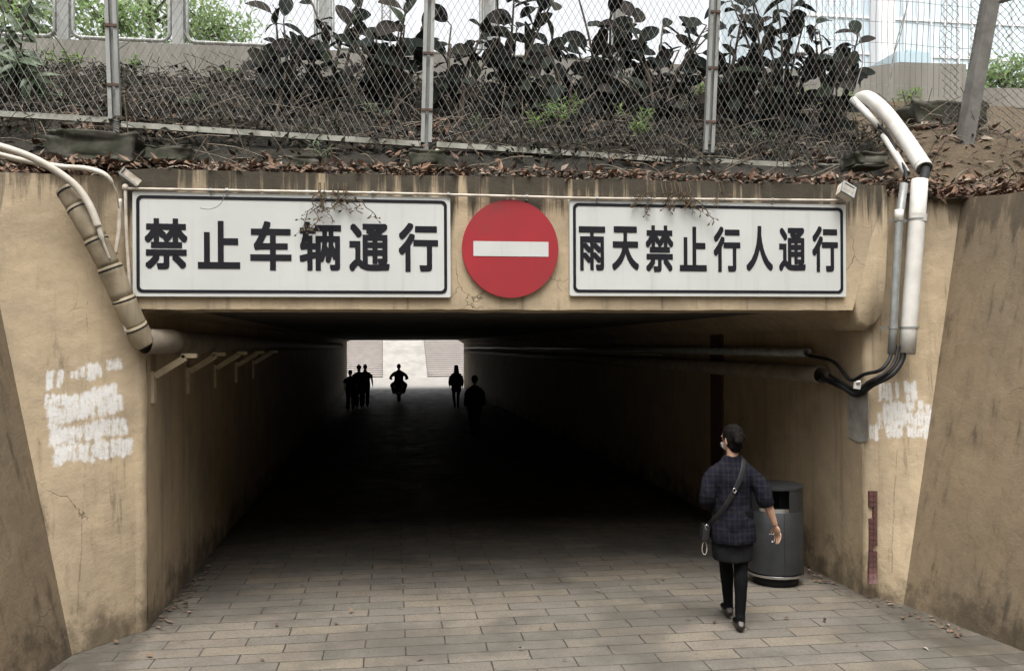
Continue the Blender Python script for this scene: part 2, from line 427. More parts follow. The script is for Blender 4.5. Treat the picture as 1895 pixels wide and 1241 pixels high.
def side_bank(cr, sgn):
    ss = np.linspace(-.35, 12, 60); dd = [0, .15, .3, .5, .8, 1.2, 1.8, 2.6, 4, 6, 10]
    def pt(s, d):
        zt = 3.55-.07*max(0, s); p = cr(zt) + V(sgn*.1545*s, -s, 0)
        zz = zt + .16*d*math.exp(-d*.1) + (.05*nz((p.x+d, p.y, 3), 2.2)*min(1, d*3))
        if p.y > -.3: zz = zt + (bank_z(p.x+sgn*(d+.08), max(.02, p.y)) - zt)*min(1, (p.y+.3)/.3)
        return (p.x+sgn*(d+.08), p.y, zz-.02)
    vs = [pt(s, d) for s in ss for d in dd]; m = len(dd)
    fs = [(j*m+i, j*m+i+1, (j+1)*m+i+1, (j+1)*m+i) for j in range(len(ss)-1) for i in range(m-1)]
    if sgn > 0: fs = [tuple(reversed(f)) for f in fs]
    bk.add(vs, fs)
side_bank(crl, -1); side_bank(crr, 1)
tag(bk.build('embankment', M['soil'], smooth=True), kind='structure')
# far end: the bank stops above the far mouth
rd = MB(); rd.add([(-60, 8, 5.56), (60, 8, 5.56), (60, 30, 5.56), (-60, 30, 5.56)], [(0,1,2,3)])
tag(rd.build('road', M['asphalt']), kind='structure')

# ------------------------------------------------------------------ underpass
up = thing('underpass', (1.2, 0, 0), 'ochre rendered pedestrian underpass with dark tunnel and wide sign lintel', 'underpass')

def seg_dist(p, a, b):
    ab = b-a; t = max(0, min(1, (p-a).dot(ab)/max(1e-9, ab.dot(ab)))); return (p-(a+ab*t)).length

def wing(cr, xo, sgn, strokes, name, cracks=()):
    # grid from crease to opening edge with a rounded arris into the tunnel
    ns, nzz = 64, 190; vs = []; pa = []; ck_ = []
    R = .07
    for j in range(nzz+1):
        z = 3.6*j/nzz; c = cr(z); o = V(xo-sgn*(-R)*1, 0, z)
        row = []
        for i in range(ns+1):
            t = i/ns; p = c.lerp(o, t)
            bulge = .012*nz((p.x*1.3, p.y, p.z*1.1), 1.1, 4) + .003*nz((p.x, p.y, p.z), 7, 3)
            p = p + V(0, -bulge*math.sin(math.pi*t)**.5 if t > 0 and t < 1 else 0, 0)
            row.append(p)
        for q in range(1, 7):
            a = q/6*math.pi/2
            row.append(V(o.x + sgn*-1*R*math.sin(a), R-R*math.cos(a), z) + V(.006*nz((a, z*3, 0), 1), 0, 0))
        vs += row
        for p in row:
            m = 0
            q = Vector((p.x, p.z))
            for a, b, wd in strokes:
                d = seg_dist(q, a, b)
                m = max(m, 1-d/wd*.5 if d < wd*2 else 0)
            pa.append(max(0, m)); w_ = 0
            qq = Vector((p.x+.02*nz((0, 0, p.z), 2.5, 4), p.z))
            for a, b, wd in cracks: w_ = max(w_, 1-seg_dist(qq, a, b)/wd)
            ck_.append(max(0, w_))
    k = ns+7
    fs = [(j*k+i, j*k+i+1, (j+1)*k+i+1, (j+1)*k+i) for j in range(nzz) for i in range(k-1)]
    if sgn > 0: fs = [tuple(reversed(f)) for f in fs]
    mb = MB(); mb.add(vs, fs)
    o = mb.build(name, M['wing'], up, smooth=True)
    at = o.data.attributes.new('paint', 'FLOAT', 'POINT'); at.data.foreach_set('value', pa)
    at = o.data.attributes.new('crack', 'FLOAT', 'POINT'); at.data.foreach_set('value', ck_)
    return o
def st(px0, py0, px1, py1, wpx, Y):
    a, b = at_y(px0, py0, Y), at_y(px1, py1, Y)
    return (Vector((a.x, a.z)), Vector((b.x, b.z)), wpx*6.9/1650)
prnd = random.Random(77)
def band(out, x0, x1, y0, y1, h, Y):
    x = x0
    while x < x1:
        t = (x-x0)/(x1-x0); y = y0+(y1-y0)*t
        if prnd.random() > .08: out.append(st(x, y+prnd.uniform(-3, 5), x+prnd.uniform(-1.5, 1.5), y+h*prnd.uniform(.72, 1.12), prnd.uniform(3.5, 5.5), Y))
        x += prnd.uniform(4, 6.5)
LS = []; RS = []
for a in ((87,110,688,684,30),(127,146,686,684,13),(156,178,679,677,20),(192,214,673,671,12),(86,134,734,733,15),(86,100,745,750,30),(146,202,728,711,24),(93,213,760,733,27),(98,222,795,779,27),(106,230,828,818,30)): band(LS, *a, -.22)
for a in ((1643,1705,709,711,34),(1650,1692,748,750,24),(1690,1722,744,748,14),(1640,1731,768,764,22),(1606,1640,790,792,22),(1655,1735,790,794,16)): band(RS, *a, -.12)
LC = [st(149, 480, 154, 1130, 3.2, -.22)]
RC = [st(1648, 350, 1634, 640, 4, -.05), st(1668, 830, 1650, 1060, 3, -.12)]
wing(crl, XL, -1, LS, 'wing_panel', LC); wing(crr, XR, 1, RS, 'wing_panel', RC)

# lintel with a sloping right end
LY = -.10
def wavy_plate(name, poly_px, Y, depth, m, parent):
    mb = MB(); mb.prism([at_y(x, y, Y) for x, y in poly_px], (0, depth, 0)); o = mb.build(name, m, parent)
    return o
lt = MB()
LTL, LTR, LBR, LBL = at_y(222, 318, LY), at_y(1640, 343, LY), at_y(1578, 574, LY), at_y(244, 573, LY)
LBR.z = LBL.z = TZ-.03; LTL.z = LTR.z = 3.645
nu, nv = 90, 20; vs = []
for j in range(nv+1):
    for i in range(nu+1):
        a = LBL.lerp(LBR, i/nu); b = LTL.lerp(LTR, i/nu); p = a.lerp(b, j/nv)
        zt = .018*nz((p.x*2, 0, 7), 1.7, 4) if j == nv else 0
        zt += .006*nz((p.x*2, 0, 1), 2.5, 3) if j == 0 else 0
        vs.append(p + V(0, .006*nz((p.x, p.z, 0), 2, 3), zt))
n0 = len(vs); k = nu+1
fs = [(j*k+i, j*k+i+1, (j+1)*k+i+1, (j+1)*k+i) for j in range(nv) for i in range(nu)]
vs += [V(vs[i].x, .55, vs[i].z) for i in range(k)] + [V(vs[nv*k+i].x, .45, vs[nv*k+i].z) for i in range(k)]
for i in range(nu):
    fs.append((i, n0+i, n0+i+1, i+1)); fs.append((nv*k+i, nv*k+i+1, n0+k+i+1, n0+k+i))
# ends
for e in (0, nu):
    for j in range(nv):
        q0, q1 = vs[j*k+e], vs[(j+1)*k+e]
        vs += [V(q0.x, .5, q0.z), V(q1.x, .5, q1.z)]
        a = len(vs); f = (j*k+e, (j+1)*k+e, a-1, a-2); fs.append(f if e == 0 else tuple(reversed(f)))
lt.add(vs, fs)
shade_auto(lt.build('lintel', M['facade'], up), 50)

# bulging corbel under the right end
cb = MB(); Yc = -.06
cp = [(1581,470),(1576,560),(1584,600),(1600,611),(1614,607),(1630,585),(1637,520),(1641,430),(1640,349),(1634,349)]
cpts = [at_y(x, y, Yc) for x, y in cp]
cen = sum(cpts, V(0,0,0))/len(cpts)
ring2 = [cen + (p-cen)*.9 + V(0, -.035, 0) for p in cpts]; back = [p + V(0, .5, 0) for p in cpts]
n = len(cp)
cb.add(ring2 + cpts + back + [cen+V(0,-.05,0)], [(n+i, n+(i+1) % n, (i+1) % n, i) for i in range(n)] + [(2*n+i, 2*n+(i+1) % n, n+(i+1) % n, n+i) for i in range(n)] + [(i, (i+1) % n, 3*n) for i in range(n)])
cb.f = [tuple(reversed(f)) for f in cb.f]
shade_auto(cb.build('corbel', M['facade'], up), 60)

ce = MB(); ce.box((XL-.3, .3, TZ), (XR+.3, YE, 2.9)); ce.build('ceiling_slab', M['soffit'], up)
for y in range(4, 40, 6):
    pass
hn = MB()    # haunch where roof meets the right wall, and cross joints
hn.prism([(XR-.34, .02, TZ+.01), (XR, .02, TZ-.19), (XR+.1, .02, TZ-.19), (XR+.1, .02, TZ+.01)], (0, YE-.1, 0)); hn.build('haunch', M['tunnel'], up)
hn = MB(); hn.prism([(XL-.1, .02, TZ+.01), (XL-.1, .02, TZ-.06), (XL, .02, TZ-.06), (XL+.2, .02, TZ+.01)], (0, YE-.1, 0)); hn.build('haunch', M['tunnel'], up)
for x0, x1, in ((XL, XL-.3), (XR, XR+.3)):
    tw = MB(); n = 60; vs = []; R = .07
    for z in np.linspace(-.05, TZ+.05, 14):
        for y in np.concatenate([np.linspace(R, 8, 30), np.linspace(8.6, YE, 31)]):
            vs.append((x0 + (.008*nz((x0, y, z), 1.3, 3)), y, z))
    k = 61; fs = [(j*k+i, j*k+i+1, (j+1)*k+i+1, (j+1)*k+i) for j in range(13) for i in range(k-1)]
    if x0 < 0: fs = [tuple(reversed(f)) for f in fs]
    tw.add(vs, fs); tw.build('tunnel_wall', M['tunnel'], up, smooth=True)
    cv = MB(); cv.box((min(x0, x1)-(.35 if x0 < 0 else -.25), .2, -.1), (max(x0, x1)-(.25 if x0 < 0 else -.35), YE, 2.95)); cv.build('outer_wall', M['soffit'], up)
# far end head wall over the mouth
hw = MB(); hw.box((XL-6, YE-.25, 2.9), (XR+6, YE-.02, 5.7)); hw.build('head_wall', M['barrier'], up)
for a, b in ((XL-6, XL-.005), (XR+.005, XR+6)):
    q = MB(); q.box((a, YE-.25, -.1), (b, YE-.02, 2.897)); q.build('end_wall', M['barrier'], up)
# dark joint strip, cement patch and red tile strip on right side
js = MB(); js.box((XR-.035, 3.35, .02), (XR+.05, 3.72, TZ-.2)); js.build('joint_cover', mk('brown_joint', (.075, .035, .025), (.05, .028, .02), 6, .8), up)
def quad_on_wing(px, cr, xo, off):
    """point of the right wing panel under a pixel"""
    Y = -.1
    for _ in range(6):
        p = at_y(px[0], px[1], Y); c = cr(p.z); t = (p.x-c.x)/(xo-c.x); Y = c.y*(1-t)
    return at_y(px[0], px[1], Y-off)
tl = MB(); nr = 17
for r in range(nr):
    for cidx in range(2):
        f = lambda u, v_: quad_on_wing((1608.5+15.5*u, 908+172*v_), crr, XR+.07, .022)
        u0, u1 = cidx*.5+.02, cidx*.5+.48; v0, v1 = (r+.04)/nr, (r+.96)/nr
        if random.random() < .06: continue
        a, b, c, d = f(u0, v0), f(u1, v0), f(u1, v1), f(u0, v1)
        tl.prism([a, d, c, b], (0, .03, 0))
tl.build('tile_strip', M['brick'], up)
cp_ = MB(); ppx = [(1571,722),(1590,716),(1605,720),(1607,760),(1606,816),(1588,818),(1570,808),(1568,760)]
cp_.prism([quad_on_wing((x, y), crr, XR+.07, .006) if x > 1608 else at_x(x, y, XR-.006) if x < 1600 else at_x(x, y, XR-.006) for x, y in ppx][::-1], (.012, 0, 0))
cp_.build('cement_patch', mk('cement_smear', (.25, .235, .205), (.17, .155, .13), 7, .9, bump=.4, bsc=30, dirt=(.12, .1, .075), dirt_amt=.8), up)

# battered retaining walls along the approach
def retaining(cr, sgn, label):
    mb = MB(); ss = np.linspace(0, 12, 110); nzz = 44; vs = []
    for s in ss:
        ht = 3.58-.07*s
        for j in range(nzz+1):
            z = -.05+(ht+.05)*j/nzz; p = cr(z) + V(sgn*.1545*s, -s, 0)
            d = (.03*nz((p.x, p.y, p.z), .8, 4) + .006*nz((p.x, p.y, p.z), 5, 3))*min(1, s*2)
            vs.append(p + V(sgn*d, 0, .015*nz((s, 0, 0), 3) if j == nzz else 0))
        vs.append(vs[-1] + V(sgn*.3, 0, -.01)); vs.append(vs[-1] + V(sgn*.05, 0, -ht))
    k = nzz+3
    fs = [(i*k+j, i*k+j+1, (i+1)*k+j+1, (i+1)*k+j) for i in range(len(ss)-1) for j in range(k-1)]
    if sgn < 0: fs = [tuple(reversed(f)) for f in fs]
    mb.add(vs, fs)
    return tag(shade_auto(mb.build('retaining_wall', M['retain']), 50), label, 'wall', 'retaining walls beside the approach')
retaining(crl, -1, 'grey brown stained retaining wall leaning back left of the underpass mouth')
retaining(crr, 1, 'dark brown weathered retaining wall behind the waste bin, right of the tall white pipe')

hb = thing('sky_blocker_building', (0, -36, 4.6), 'long plain unseen block added behind the viewer to hold back low sky light', 'building')  # unseen building, added to keep low sky light out of the tunnel
q = MB(); q.box((-45, -50, 4.5), (45, -36, 23)); q.build('wall', mk('sky_blocker_brick', (.09, .065, .05), (.06, .045, .035), 2, .85), hb)
for fl_ in range(6):
    for wx in range(-42, 43, 6):
        q = MB(); q.box((wx-1, -36.02, 6+fl_*2.8), (wx+1, -35.95, 7.5+fl_*2.8)); q.build('window', bpy.data.materials.get('dark_pane') or mk('dark_pane', (.04, .05, .06), None, 3, .15, 0, .6, bump=0), hb)
kb = MB(); kb.prism([(XR-.30, 1.5, -.02), (XR+.02, 1.5, -.02), (XR+.02, 1.5, .045), (XR-.05, 1.5, .045), (XR-.28, 1.5, .03)], (0, 24, 0))
tag(kb.build('kerb', M['stone']), kind='structure')

# far plaza: stairs and ramp
def stairs(x0, x1, label):
    mb = MB(); n = 24
    for i in range(n):
        mb.box((x0, 58+.3*i, -.02), (x1, 58+.3*(i+1)+.02, .15*(i+1)-.035)) 
        mb.box((x0, 58+.3*i-.03, .15*(i+1)-.03), (x1, 58+.3*(i+1)-.035, .15*(i+1)))
    t = thing('stairs', ((x0+x1)/2, 58, 0), label, 'stairs', 'stairs beyond the far mouth')
    mb.build('steps', bpy.data.materials.get('stair_stone') or mk('stair_stone', (.60, .56, .53), (.52, .48, .45), 2, .8), t)
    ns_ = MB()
    for i in range(n): ns_.box((x0, 58+.3*i-.034, .15*i+.06), (x1, 58+.3*i-.004, .15*i+.108))  # dark bars stand in for the shade line under each nosing
    ns_.build('nosing_shadow_strips', bpy.data.materials.get('nosing_shadow_dark') or mk('nosing_shadow_dark', (.05, .042, .038), None, 3, .8), t)
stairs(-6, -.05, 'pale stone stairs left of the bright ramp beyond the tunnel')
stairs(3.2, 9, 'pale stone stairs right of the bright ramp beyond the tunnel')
rp = MB(); rp.prism([(-.03, 57.2, -.01), (-.03, 65.2, 3.6), (-.03, 65.2, -.01)], (3.2, 0, 0)); rp.f = [tuple(reversed(f)) for f in rp.f]
tag(rp.build('ramp', M['plaza']), kind='structure')
lw = MB(); lw.box((-40, 65.2, -.1), (50, 65.5, 3.62)); lw.box((-40, 65.5, 3.4), (50, 160, 3.62)); tag(lw.build('terrace', M['plaza']), kind='structure')

# ------------------------------------------------------------------ signs
SY = LY-.035
def rrect(x0, x1, z0, z1, r, n=6):
    pts = []
    for cx, cz, a in ((x1-r, z1-r, 0), (x0+r, z1-r, 90), (x0+r, z0+r, 180), (x1-r, z0+r, 270)):
        for i in range(n+1):
            t = math.radians(a+90*i/n); pts.append((cx+r*math.cos(t), cz+r*math.sin(t)))
    return pts
def ring_plate(mb, outer, inner, y):
    n = len(outer)
    for (P, yy, flip) in ((None, y, 0),):
        vs = [(a, y, b) for a, b in outer] + [(a, y, b) for a, b in inner] + [(a, y+.004, b) for a, b in outer] + [(a, y+.004, b) for a, b in inner]
        fs = []
        for i in range(n):
            j = (i+1) % n
            fs += [(j, i, n+i, n+j), (i, j, 2*n+j, 2*n+i), (n+j, n+i, 3*n+i, 3*n+j)]
        mb.add(vs, fs)
def glyph(ch, off):
    cu = bpy.data.curves.new('glyph', 'FONT'); cu.body = ch; cu.size = 1; cu.offset = off; cu.resolution_u = 6; cu.extrude = 0
    o = bpy.data.objects.new('glyph', cu); COL.objects.link(o)
    bpy.context.view_layer.update(); dg = bpy.context.evaluated_depsgraph_get()
    me = bpy.data.meshes.new_from_object(o.evaluated_get(dg))
    v = np.array([p.co[:] for p in me.vertices]); f = [tuple(p.vertices) for p in me.polygons]
    bpy.data.objects.remove(o); bpy.data.curves.remove(cu); bpy.data.meshes.remove(me)
    return v, f
def sign(px, chars, label):
    (xa, ya), (xb, yb) = px
    A, B = at_y(xa, ya, SY), at_y(xb, yb, SY)
    x0, x1, z1, z0 = A.x, B.x, A.z, B.z
    t = thing('text_sign', ((x0+x1)/2, SY, z0), label, 'sign', 'text signs on the lintel')
    p = MB(); o = rrect(x0, x1, z0, z1, .012, 3); p.prism([(a, SY, b) for a, b in reversed(o)], (0, .03, 0)); p.build('panel', M['signw'], t)
    b = MB(); i1 = rrect(x0+.028, x1-.028, z0+.028, z1-.028, .045); i2 = rrect(x0+.052, x1-.052, z0+.052, z1-.052, .03)
    ring_plate(b, i1, i2, SY-.004); b.build('border', M['signk'], t)
    for ch, (cx0, cy0, cx1, cy1), off in chars:
        v, f = glyph(ch, 0); l = MB()
        P, Q = at_y(cx0, cy0, SY-.004), at_y(cx1, cy1, SY-.004)
        mn, mx = v.min(0), v.max(0); sh = .027
        sx = (Q.x-P.x)/(mx[0]-mn[0]+2*sh); sz = (P.z-Q.z)/(mx[1]-mn[1]+2*sh)
        offs = [(0, 0)] + [(sh*max(-1, min(1, 1.414*math.cos(2*math.pi*q/16))), sh*max(-1, min(1, 1.414*math.sin(2*math.pi*q/16)))) for q in range(16)]
        for q, (dx, dz) in enumerate(offs):        # a bold face: the regular glyph swept round a small square
            l.add([(P.x+(a-mn[0]+sh+dx)*sx, SY-.002-.00012*q, Q.z+(b_-mn[1]+sh+dz)*sz) for a, b_, _ in v], f)
        l.build('character', M['signk'], t)
    return t
def zb(o, s, r): return (o[0]+r[0]/s, o[1]+r[1]/s, o[0]+r[2]/s, o[1]+r[3]/s)
o1, s1 = (230, 340), 2.956
L1 = [('禁', (110,187,346,468)), ('止', (401,201,634,465)), ('车', (688,203,915,474)), ('辆', (958,206,1187,476)), ('通', (1230,216,1452,480)), ('行', (1500,213,1717,482))]
sign(((245, 354), (834, 550)), [(c, zb(o1, s1, r), .026) for c, r in L1], 'white rectangular sign with six large black characters, left of the red disc')
o2, s2 = (1000, 330), 2.886
L2 = [('雨', (205,255,347,493)), ('天', (383,255,527,490)), ('禁', (562,250,711,500)), ('止', (744,257,889,496)), ('行', (925,257,1069,500)), ('人', (1100,253,1243,494)), ('通', (1275,262,1418,496)), ('行', (1452,255,1590,500))]
sign(((1054, 369), (1566, 549)), [(c, zb(o2, s2, r), .026) for c, r in L2], 'white rectangular sign with eight narrow black characters, right of the red disc')

C = at_y(945, 460, SY); rad = (at_y(1034, 460, SY).x-at_y(856, 460, SY).x)/2
ne = thing('no_entry_sign', (C.x, SY, C.z-rad), 'round red no entry sign with white bar between two white signs', 'sign')
d = MB(); n = 72
d.prism([(C.x+rad*math.cos(2*math.pi*i/n), SY, C.z+rad*1.01*math.sin(2*math.pi*i/n)) for i in range(n)], (0, .03, 0)); d.build('disc', M['signr'], ne)
a, b = at_y(876, 446, SY), at_y(1015, 475, SY)
d = MB(); d.prism([(a.x, SY-.003, b.z), (b.x, SY-.003, b.z), (b.x, SY-.003, a.z), (a.x, SY-.003, a.z)], (0, .003, 0)); d.build('bar', M['signw'], ne)


# ------------------------------------------------------------------ pipes, conduits and lamps
def P_(pts, Y): return [at_y(x, y, Y) for x, y in pts]
def smooth_path(pts, n=6):
    pts = [Vector(p) for p in pts]; out = []
    for i in range(len(pts)-1):
        p0 = pts[max(0, i-1)]; p1 = pts[i]; p2 = pts[i+1]; p3 = pts[min(len(pts)-1, i+2)]
        for k in range(n):
            t = k/n
            out.append(.5*((2*p1) + (p2-p0)*t + (2*p0-5*p1+4*p2-p3)*t*t + (3*p1-p0-3*p2+p3)*t**3))
    out.append(pts[-1]); return out

# thin conduit that frames the signs
cn = thing('cable_conduit', at_y(900, 360, SY), 'thin pale conduit running along the lintel above both white signs', 'conduit')
m = MB(); m.tube(smooth_path(P_([(232,349),(400,352),(640,356),(900,362),(1100,367),(1330,369),(1562,371)], SY-.012), 5), .011, 8); m.build('pipe', M['conduit'], cn, True)
m = MB(); m.tube(smooth_path(P_([(232,348),(234,430),(239,520),(240,612)], SY-.012), 5), .013, 8); m.build('pipe', M['conduit'], cn, True)
m = MB(); m.ell(at_y(232, 347, SY-.012), (.026, .026, .03), 10, 6); m.build('elbow', M['conduit'], cn, True)
for px, py in ((390,352),(420,352),(600,355),(690,357),(830,360),(975,364),(1105,367),(1200,368),(1430,370)):
    m = MB(); c = at_y(px, py, SY-.012); m.tube([c+V(-.012,0,0), c+V(.012,0,0)], .0145, 8); m.box((c.x-.008, c.y, c.z-.03), (c.x+.008, SY+.035, c.z+.02)); m.build('clip', M['metal'], cn)

# flood lamp at the right end, and a bare lamp bracket at the left end
fl = thing('flood_lamp', at_y(1566, 370, SY), 'small weathered square flood lamp at the right end of the lintel', 'lamp')
c = at_y(1567, 353, SY-.1)
rot = Matrix.Rotation(math.radians(28), 3, 'Y') @ Matrix.Rotation(math.radians(-25), 3, 'X')
def rbox(mb, c, rot, a, b):
    k = len(mb.v); mb.box(a, b); mb.v[k:] = [tuple(c + rot @ Vector(p)) for p in mb.v[k:]]
m = MB(); rbox(m, c, rot, (-.062, -.01, -.058), (.062, .055, .058)); m.build('housing', M['conduit'], fl)
m = MB(); rbox(m, c, rot, (-.066, -.03, .045), (.066, -.012, .062)); rbox(m, c, rot, (-.066, -.03, -.062), (.066, -.012, -.045)); rbox(m, c, rot, (-.066, -.03, -.044), (-.05, -.012, .044)); rbox(m, c, rot, (.05, -.03, -.044), (.066, -.012, .044)); m.build('frame', M['metal'], fl)
m = MB(); rbox(m, c, rot, (-.05, -.022, -.044), (.05, -.0125, .044)); m.build('lens', mk('dusty_glass', (.3, .28, .24), (.2, .18, .15), 20, .25, 0, .5), fl)
m = MB(); m.tube([c+V(0,.05,0), c+V(.0,.06,-.05), at_y(1562, 371, SY-.01)], .009, 6); m.build('bracket', M['metal'], fl)
lb = thing('lamp_bracket', at_y(240, 345, SY), 'tilted grey metal lamp bracket above the left end of the left sign', 'bracket')
c = at_y(243, 328, SY-.03); rot = Matrix.Rotation(math.radians(38), 3, 'Y')
m = MB(); rbox(m, c, rot, (-.075, 0, -.02), (.075, .012, .028)); m.build('plate', M['conduit'], lb)
m = MB(); rbox(m, c, rot, (-.075, -.014, -.034), (.075, .012, -.022)); rbox(m, c, rot, (-.09, -.012, -.034), (-.077, .02, .03)); m.build('flange', M['metal'], lb)

# left: split drain sleeve made of short sections, bending into the tunnel
sl = thing('pipe_sleeve', at_y(200, 480, -.35), 'cracked tan pipe sleeve in short sections bending down the left wing wall', 'pipe')
path = smooth_path([at_y(128,352,-.22), at_y(150,392,-.24), at_y(178,443,-.25), at_y(208,505,-.22), at_y(236,572,-.16), at_y(257,615,-.1), at_y(270,636,-.06)], 6)
cuts = [0, 5, 12, 17, 22, 28, 36]
for i in range(len(cuts)-1):
    seg = path[cuts[i]:cuts[i+1]+1]
    r0 = .082 + .003*(i % 2); jit = V(random.uniform(-.006,.006), random.uniform(-.006,.004), 0)
    d0 = (seg[0]-seg[1]).normalized()
    seg = [seg[0]+d0*.01] + seg[1:]
    m = MB(); m.pipe([p+jit for p in seg], [r0+.007*(1-t/(len(seg)-1)) for t in range(len(seg))], .008, 22)
    m.build('sleeve_section', M['pvcold'], sl, True)
    m = MB(); q = seg[0]+jit; dd = (seg[1]-seg[0]).normalized()
    m.tube([q+dd*.02, q+dd*.032], r0+.0085, 20); m.build('tie_wire', M['black'], sl)
m = MB(); m.pipe([at_y(268,632,-.06), V(XL+.16,.12,2.30), V(XL+.15,.6,2.29), V(XL+.15, 30, 2.29)], .1, .008, 22); m.build('main_pipe', M['tunnelpipe'], sl, True)

def bracket(y):
    t = thing('pipe_bracket', (XL, y, 1.95), BL.pop(0), 'bracket', 'brackets along the left tunnel wall')
    m = MB(); m.bar((XL+.012, y, 1.80), (XL+.012, y, 2.06), .075, .03, up=(1,0,0)); m.build('wall_plate', M['bracket'], t)
    m = MB(); m.bar((XL+.03, y, 2.02), (XL+.27, y, 2.17), .07, .05); m.build('strut', M['bracket'], t)
    m = MB(); m.bar((XL+.24, y, 2.183), (XL+.36, y, 2.183), .07, .035); m.build('arm', M['bracket'], t)
BL = ['tan steel pipe bracket nearest the daylight on the left tunnel wall', 'second pipe bracket inside the left tunnel wall', 'third pipe bracket inside the left tunnel wall, in shadow',
      'fourth pipe bracket inside the left tunnel wall, in shadow', 'fifth pipe bracket inside the left tunnel wall, in deep shadow']
for y in (.22, 1.55, 2.95, 4.4, 5.9): bracket(y)

pc = tag(MB().build('x', None), None) if False else None
m = MB(); m.tube(smooth_path([at_y(-30,262,-.5), at_y(60,292,-.42), at_y(130,335,-.36), at_y(163,375,-.35), at_y(182,420,-.35)], 8), .028, 10)
m.tube(smooth_path([at_y(180,412,-.35), at_y(190,445,-.34), at_y(203,480,-.30)], 6), [.02]*6+[.01]*7, 8)
tag(m.build('hose', M['cablew'], None, True), 'thick pale hose drooping over the left wing wall onto the pipe sleeve', 'hose')
m = MB(); m.tube(smooth_path([at_y(-30,278,-.4), at_y(40,296,-.3), at_y(112,308,-.24), at_y(160,312,-.27), at_y(197,325,-.3), at_y(214,352,-.26), at_y(220,385,-.18)], 8), [.02]*30+[.02-.0012*i for i in range(7)]+[.006]*12, 8)
tag(m.build('hose', M['cablew'], None, True), 'thinner pale hose lying on the wall top and fraying beside the left sign', 'hose')
m = MB(); m.tube(smooth_path([at_y(222,368,-.14), at_y(220,430,-.14), at_y(213,470,-.16)], 6), .017, 8)
tag(m.build('conduit_stub', M['conduit'], None, True), 'short grey conduit stub between the pipe sleeve and the left sign', 'conduit')
m = MB(); m.tube(smooth_path([at_y(226,575,-.17), at_y(233,605,-.16), at_y(236,618,-.15)], 4), .018, 8)
tag(m.build('conduit_stub', M['pvc'], None, True), 'short white conduit stub beside the lower end of the pipe sleeve', 'conduit')

# right: tall white pipe, grey pipe, clamps
RY = -.16
big = thing('drain_pipe', at_y(1680, 650, RY), 'tall fat white plastic pipe strapped to the right wing wall', 'pipe')
m = MB(); m.pipe([at_y(1702,333,RY+.06), at_y(1697,405,RY+.03), at_y(1682,605,RY-.03), at_y(1678,654,RY-.04)], .071, .006, 24); m.build('pipe', M['pvc'], big, True)
m = MB(); p, q = at_y(1699,396,RY+.03), at_y(1698,410,RY+.03); m.tube([p, q], .0755, 24, cap=False); m.build('coupling', M['pvc'], big, True)
gp = thing('grey_pipe', at_y(1652, 655, RY), 'thin grey pipe beside the tall white pipe on the right wing wall', 'pipe')
m = MB(); m.pipe([at_y(1673,340,RY+.06), at_y(1664,405,RY+.03), at_y(1653,605,RY-.03), at_y(1650,655,RY-.04)], .035, .004, 18); m.build('pipe', M['greypipe'], gp, True)
m = MB(); m.pipe([at_y(1664,388,RY+.03), at_y(1663,410,RY+.03)], .038, .003, 18); m.build('coupling', M['pvc'], gp, True)
CL = ['upper thin metal strap holding both pipes to the right wing wall', 'lower thin metal strap holding both pipes to the right wing wall']
for i, py in enumerate((406, 606)):
    a, b = at_y(1656-12*i, py, RY), at_y(1714-10*i, py-1, RY)
    t = thing('pipe_clamp', (a+b)/2, CL[i], 'clamp', 'straps on the right pipes')
    c1 = at_y((1664, 1653)[i], py, RY+(.03, -.03)[i]); c2 = at_y((1697, 1682)[i], py, RY+(.03, -.03)[i])
    m = MB(); m.pipe([c1+V(0,0,-.009), c1+V(0,0,.009)], .0405, .003, 18); m.pipe([c2+V(0,0,-.009), c2+V(0,0,.009)], .0765, .003, 22); m.build('strap', M['metal'], t)
    m = MB(); m.box((a.x-.03, RY+.07, a.z-.009), (b.x+.03, RY+.078, a.z+.009)); m.build('rail', M['metal'], t)
    m = MB(); m.tube([c2+V(.095,.0,0), c2+V(.095,.09,0)], .012, 8); m.build('bolt', M['pvcold'], t)
# arching white pipe above
ap = thing('curved_pipe', at_y(1715, 300, .1), 'fat white pipe arching over the bank, its dark open end above the tall pipe', 'pipe')
cpth = smooth_path([at_y(1590,184,1.15), at_y(1607,182,1.0), at_y(1637,207,.78), at_y(1670,250,.5), at_y(1697,290,.22), at_y(1711,313,.06)], 7)
m = MB(); m.pipe(cpth, [.07+.006*i/(len(cpth)-1) for i in range(len(cpth))], .006, 24); m.build('pipe', M['pvc'], ap, True)
m = MB(); m.tube([cpth[-4], cpth[-3]], .0785, 20); m.build('collar', M['pvc'], ap, True)
m = MB(); m.pipe([at_y(1578,184,1.1), at_y(1600,206,.95), at_y(1628,236,.78)], .037, .004, 16)
tag(m.build('pipe_offcut', M['pvc'], None, True), 'upper piece of thin white pipe below the start of the arching pipe', 'pipe')
m = MB(); m.pipe([at_y(1636,251,.72), at_y(1655,282,.45), at_y(1678,322,.12)], .034, .004, 16)
tag(m.build('pipe_offcut', M['pvc'], None, True), 'lower piece of thin white pipe leaning to the grey pipe top', 'pipe')
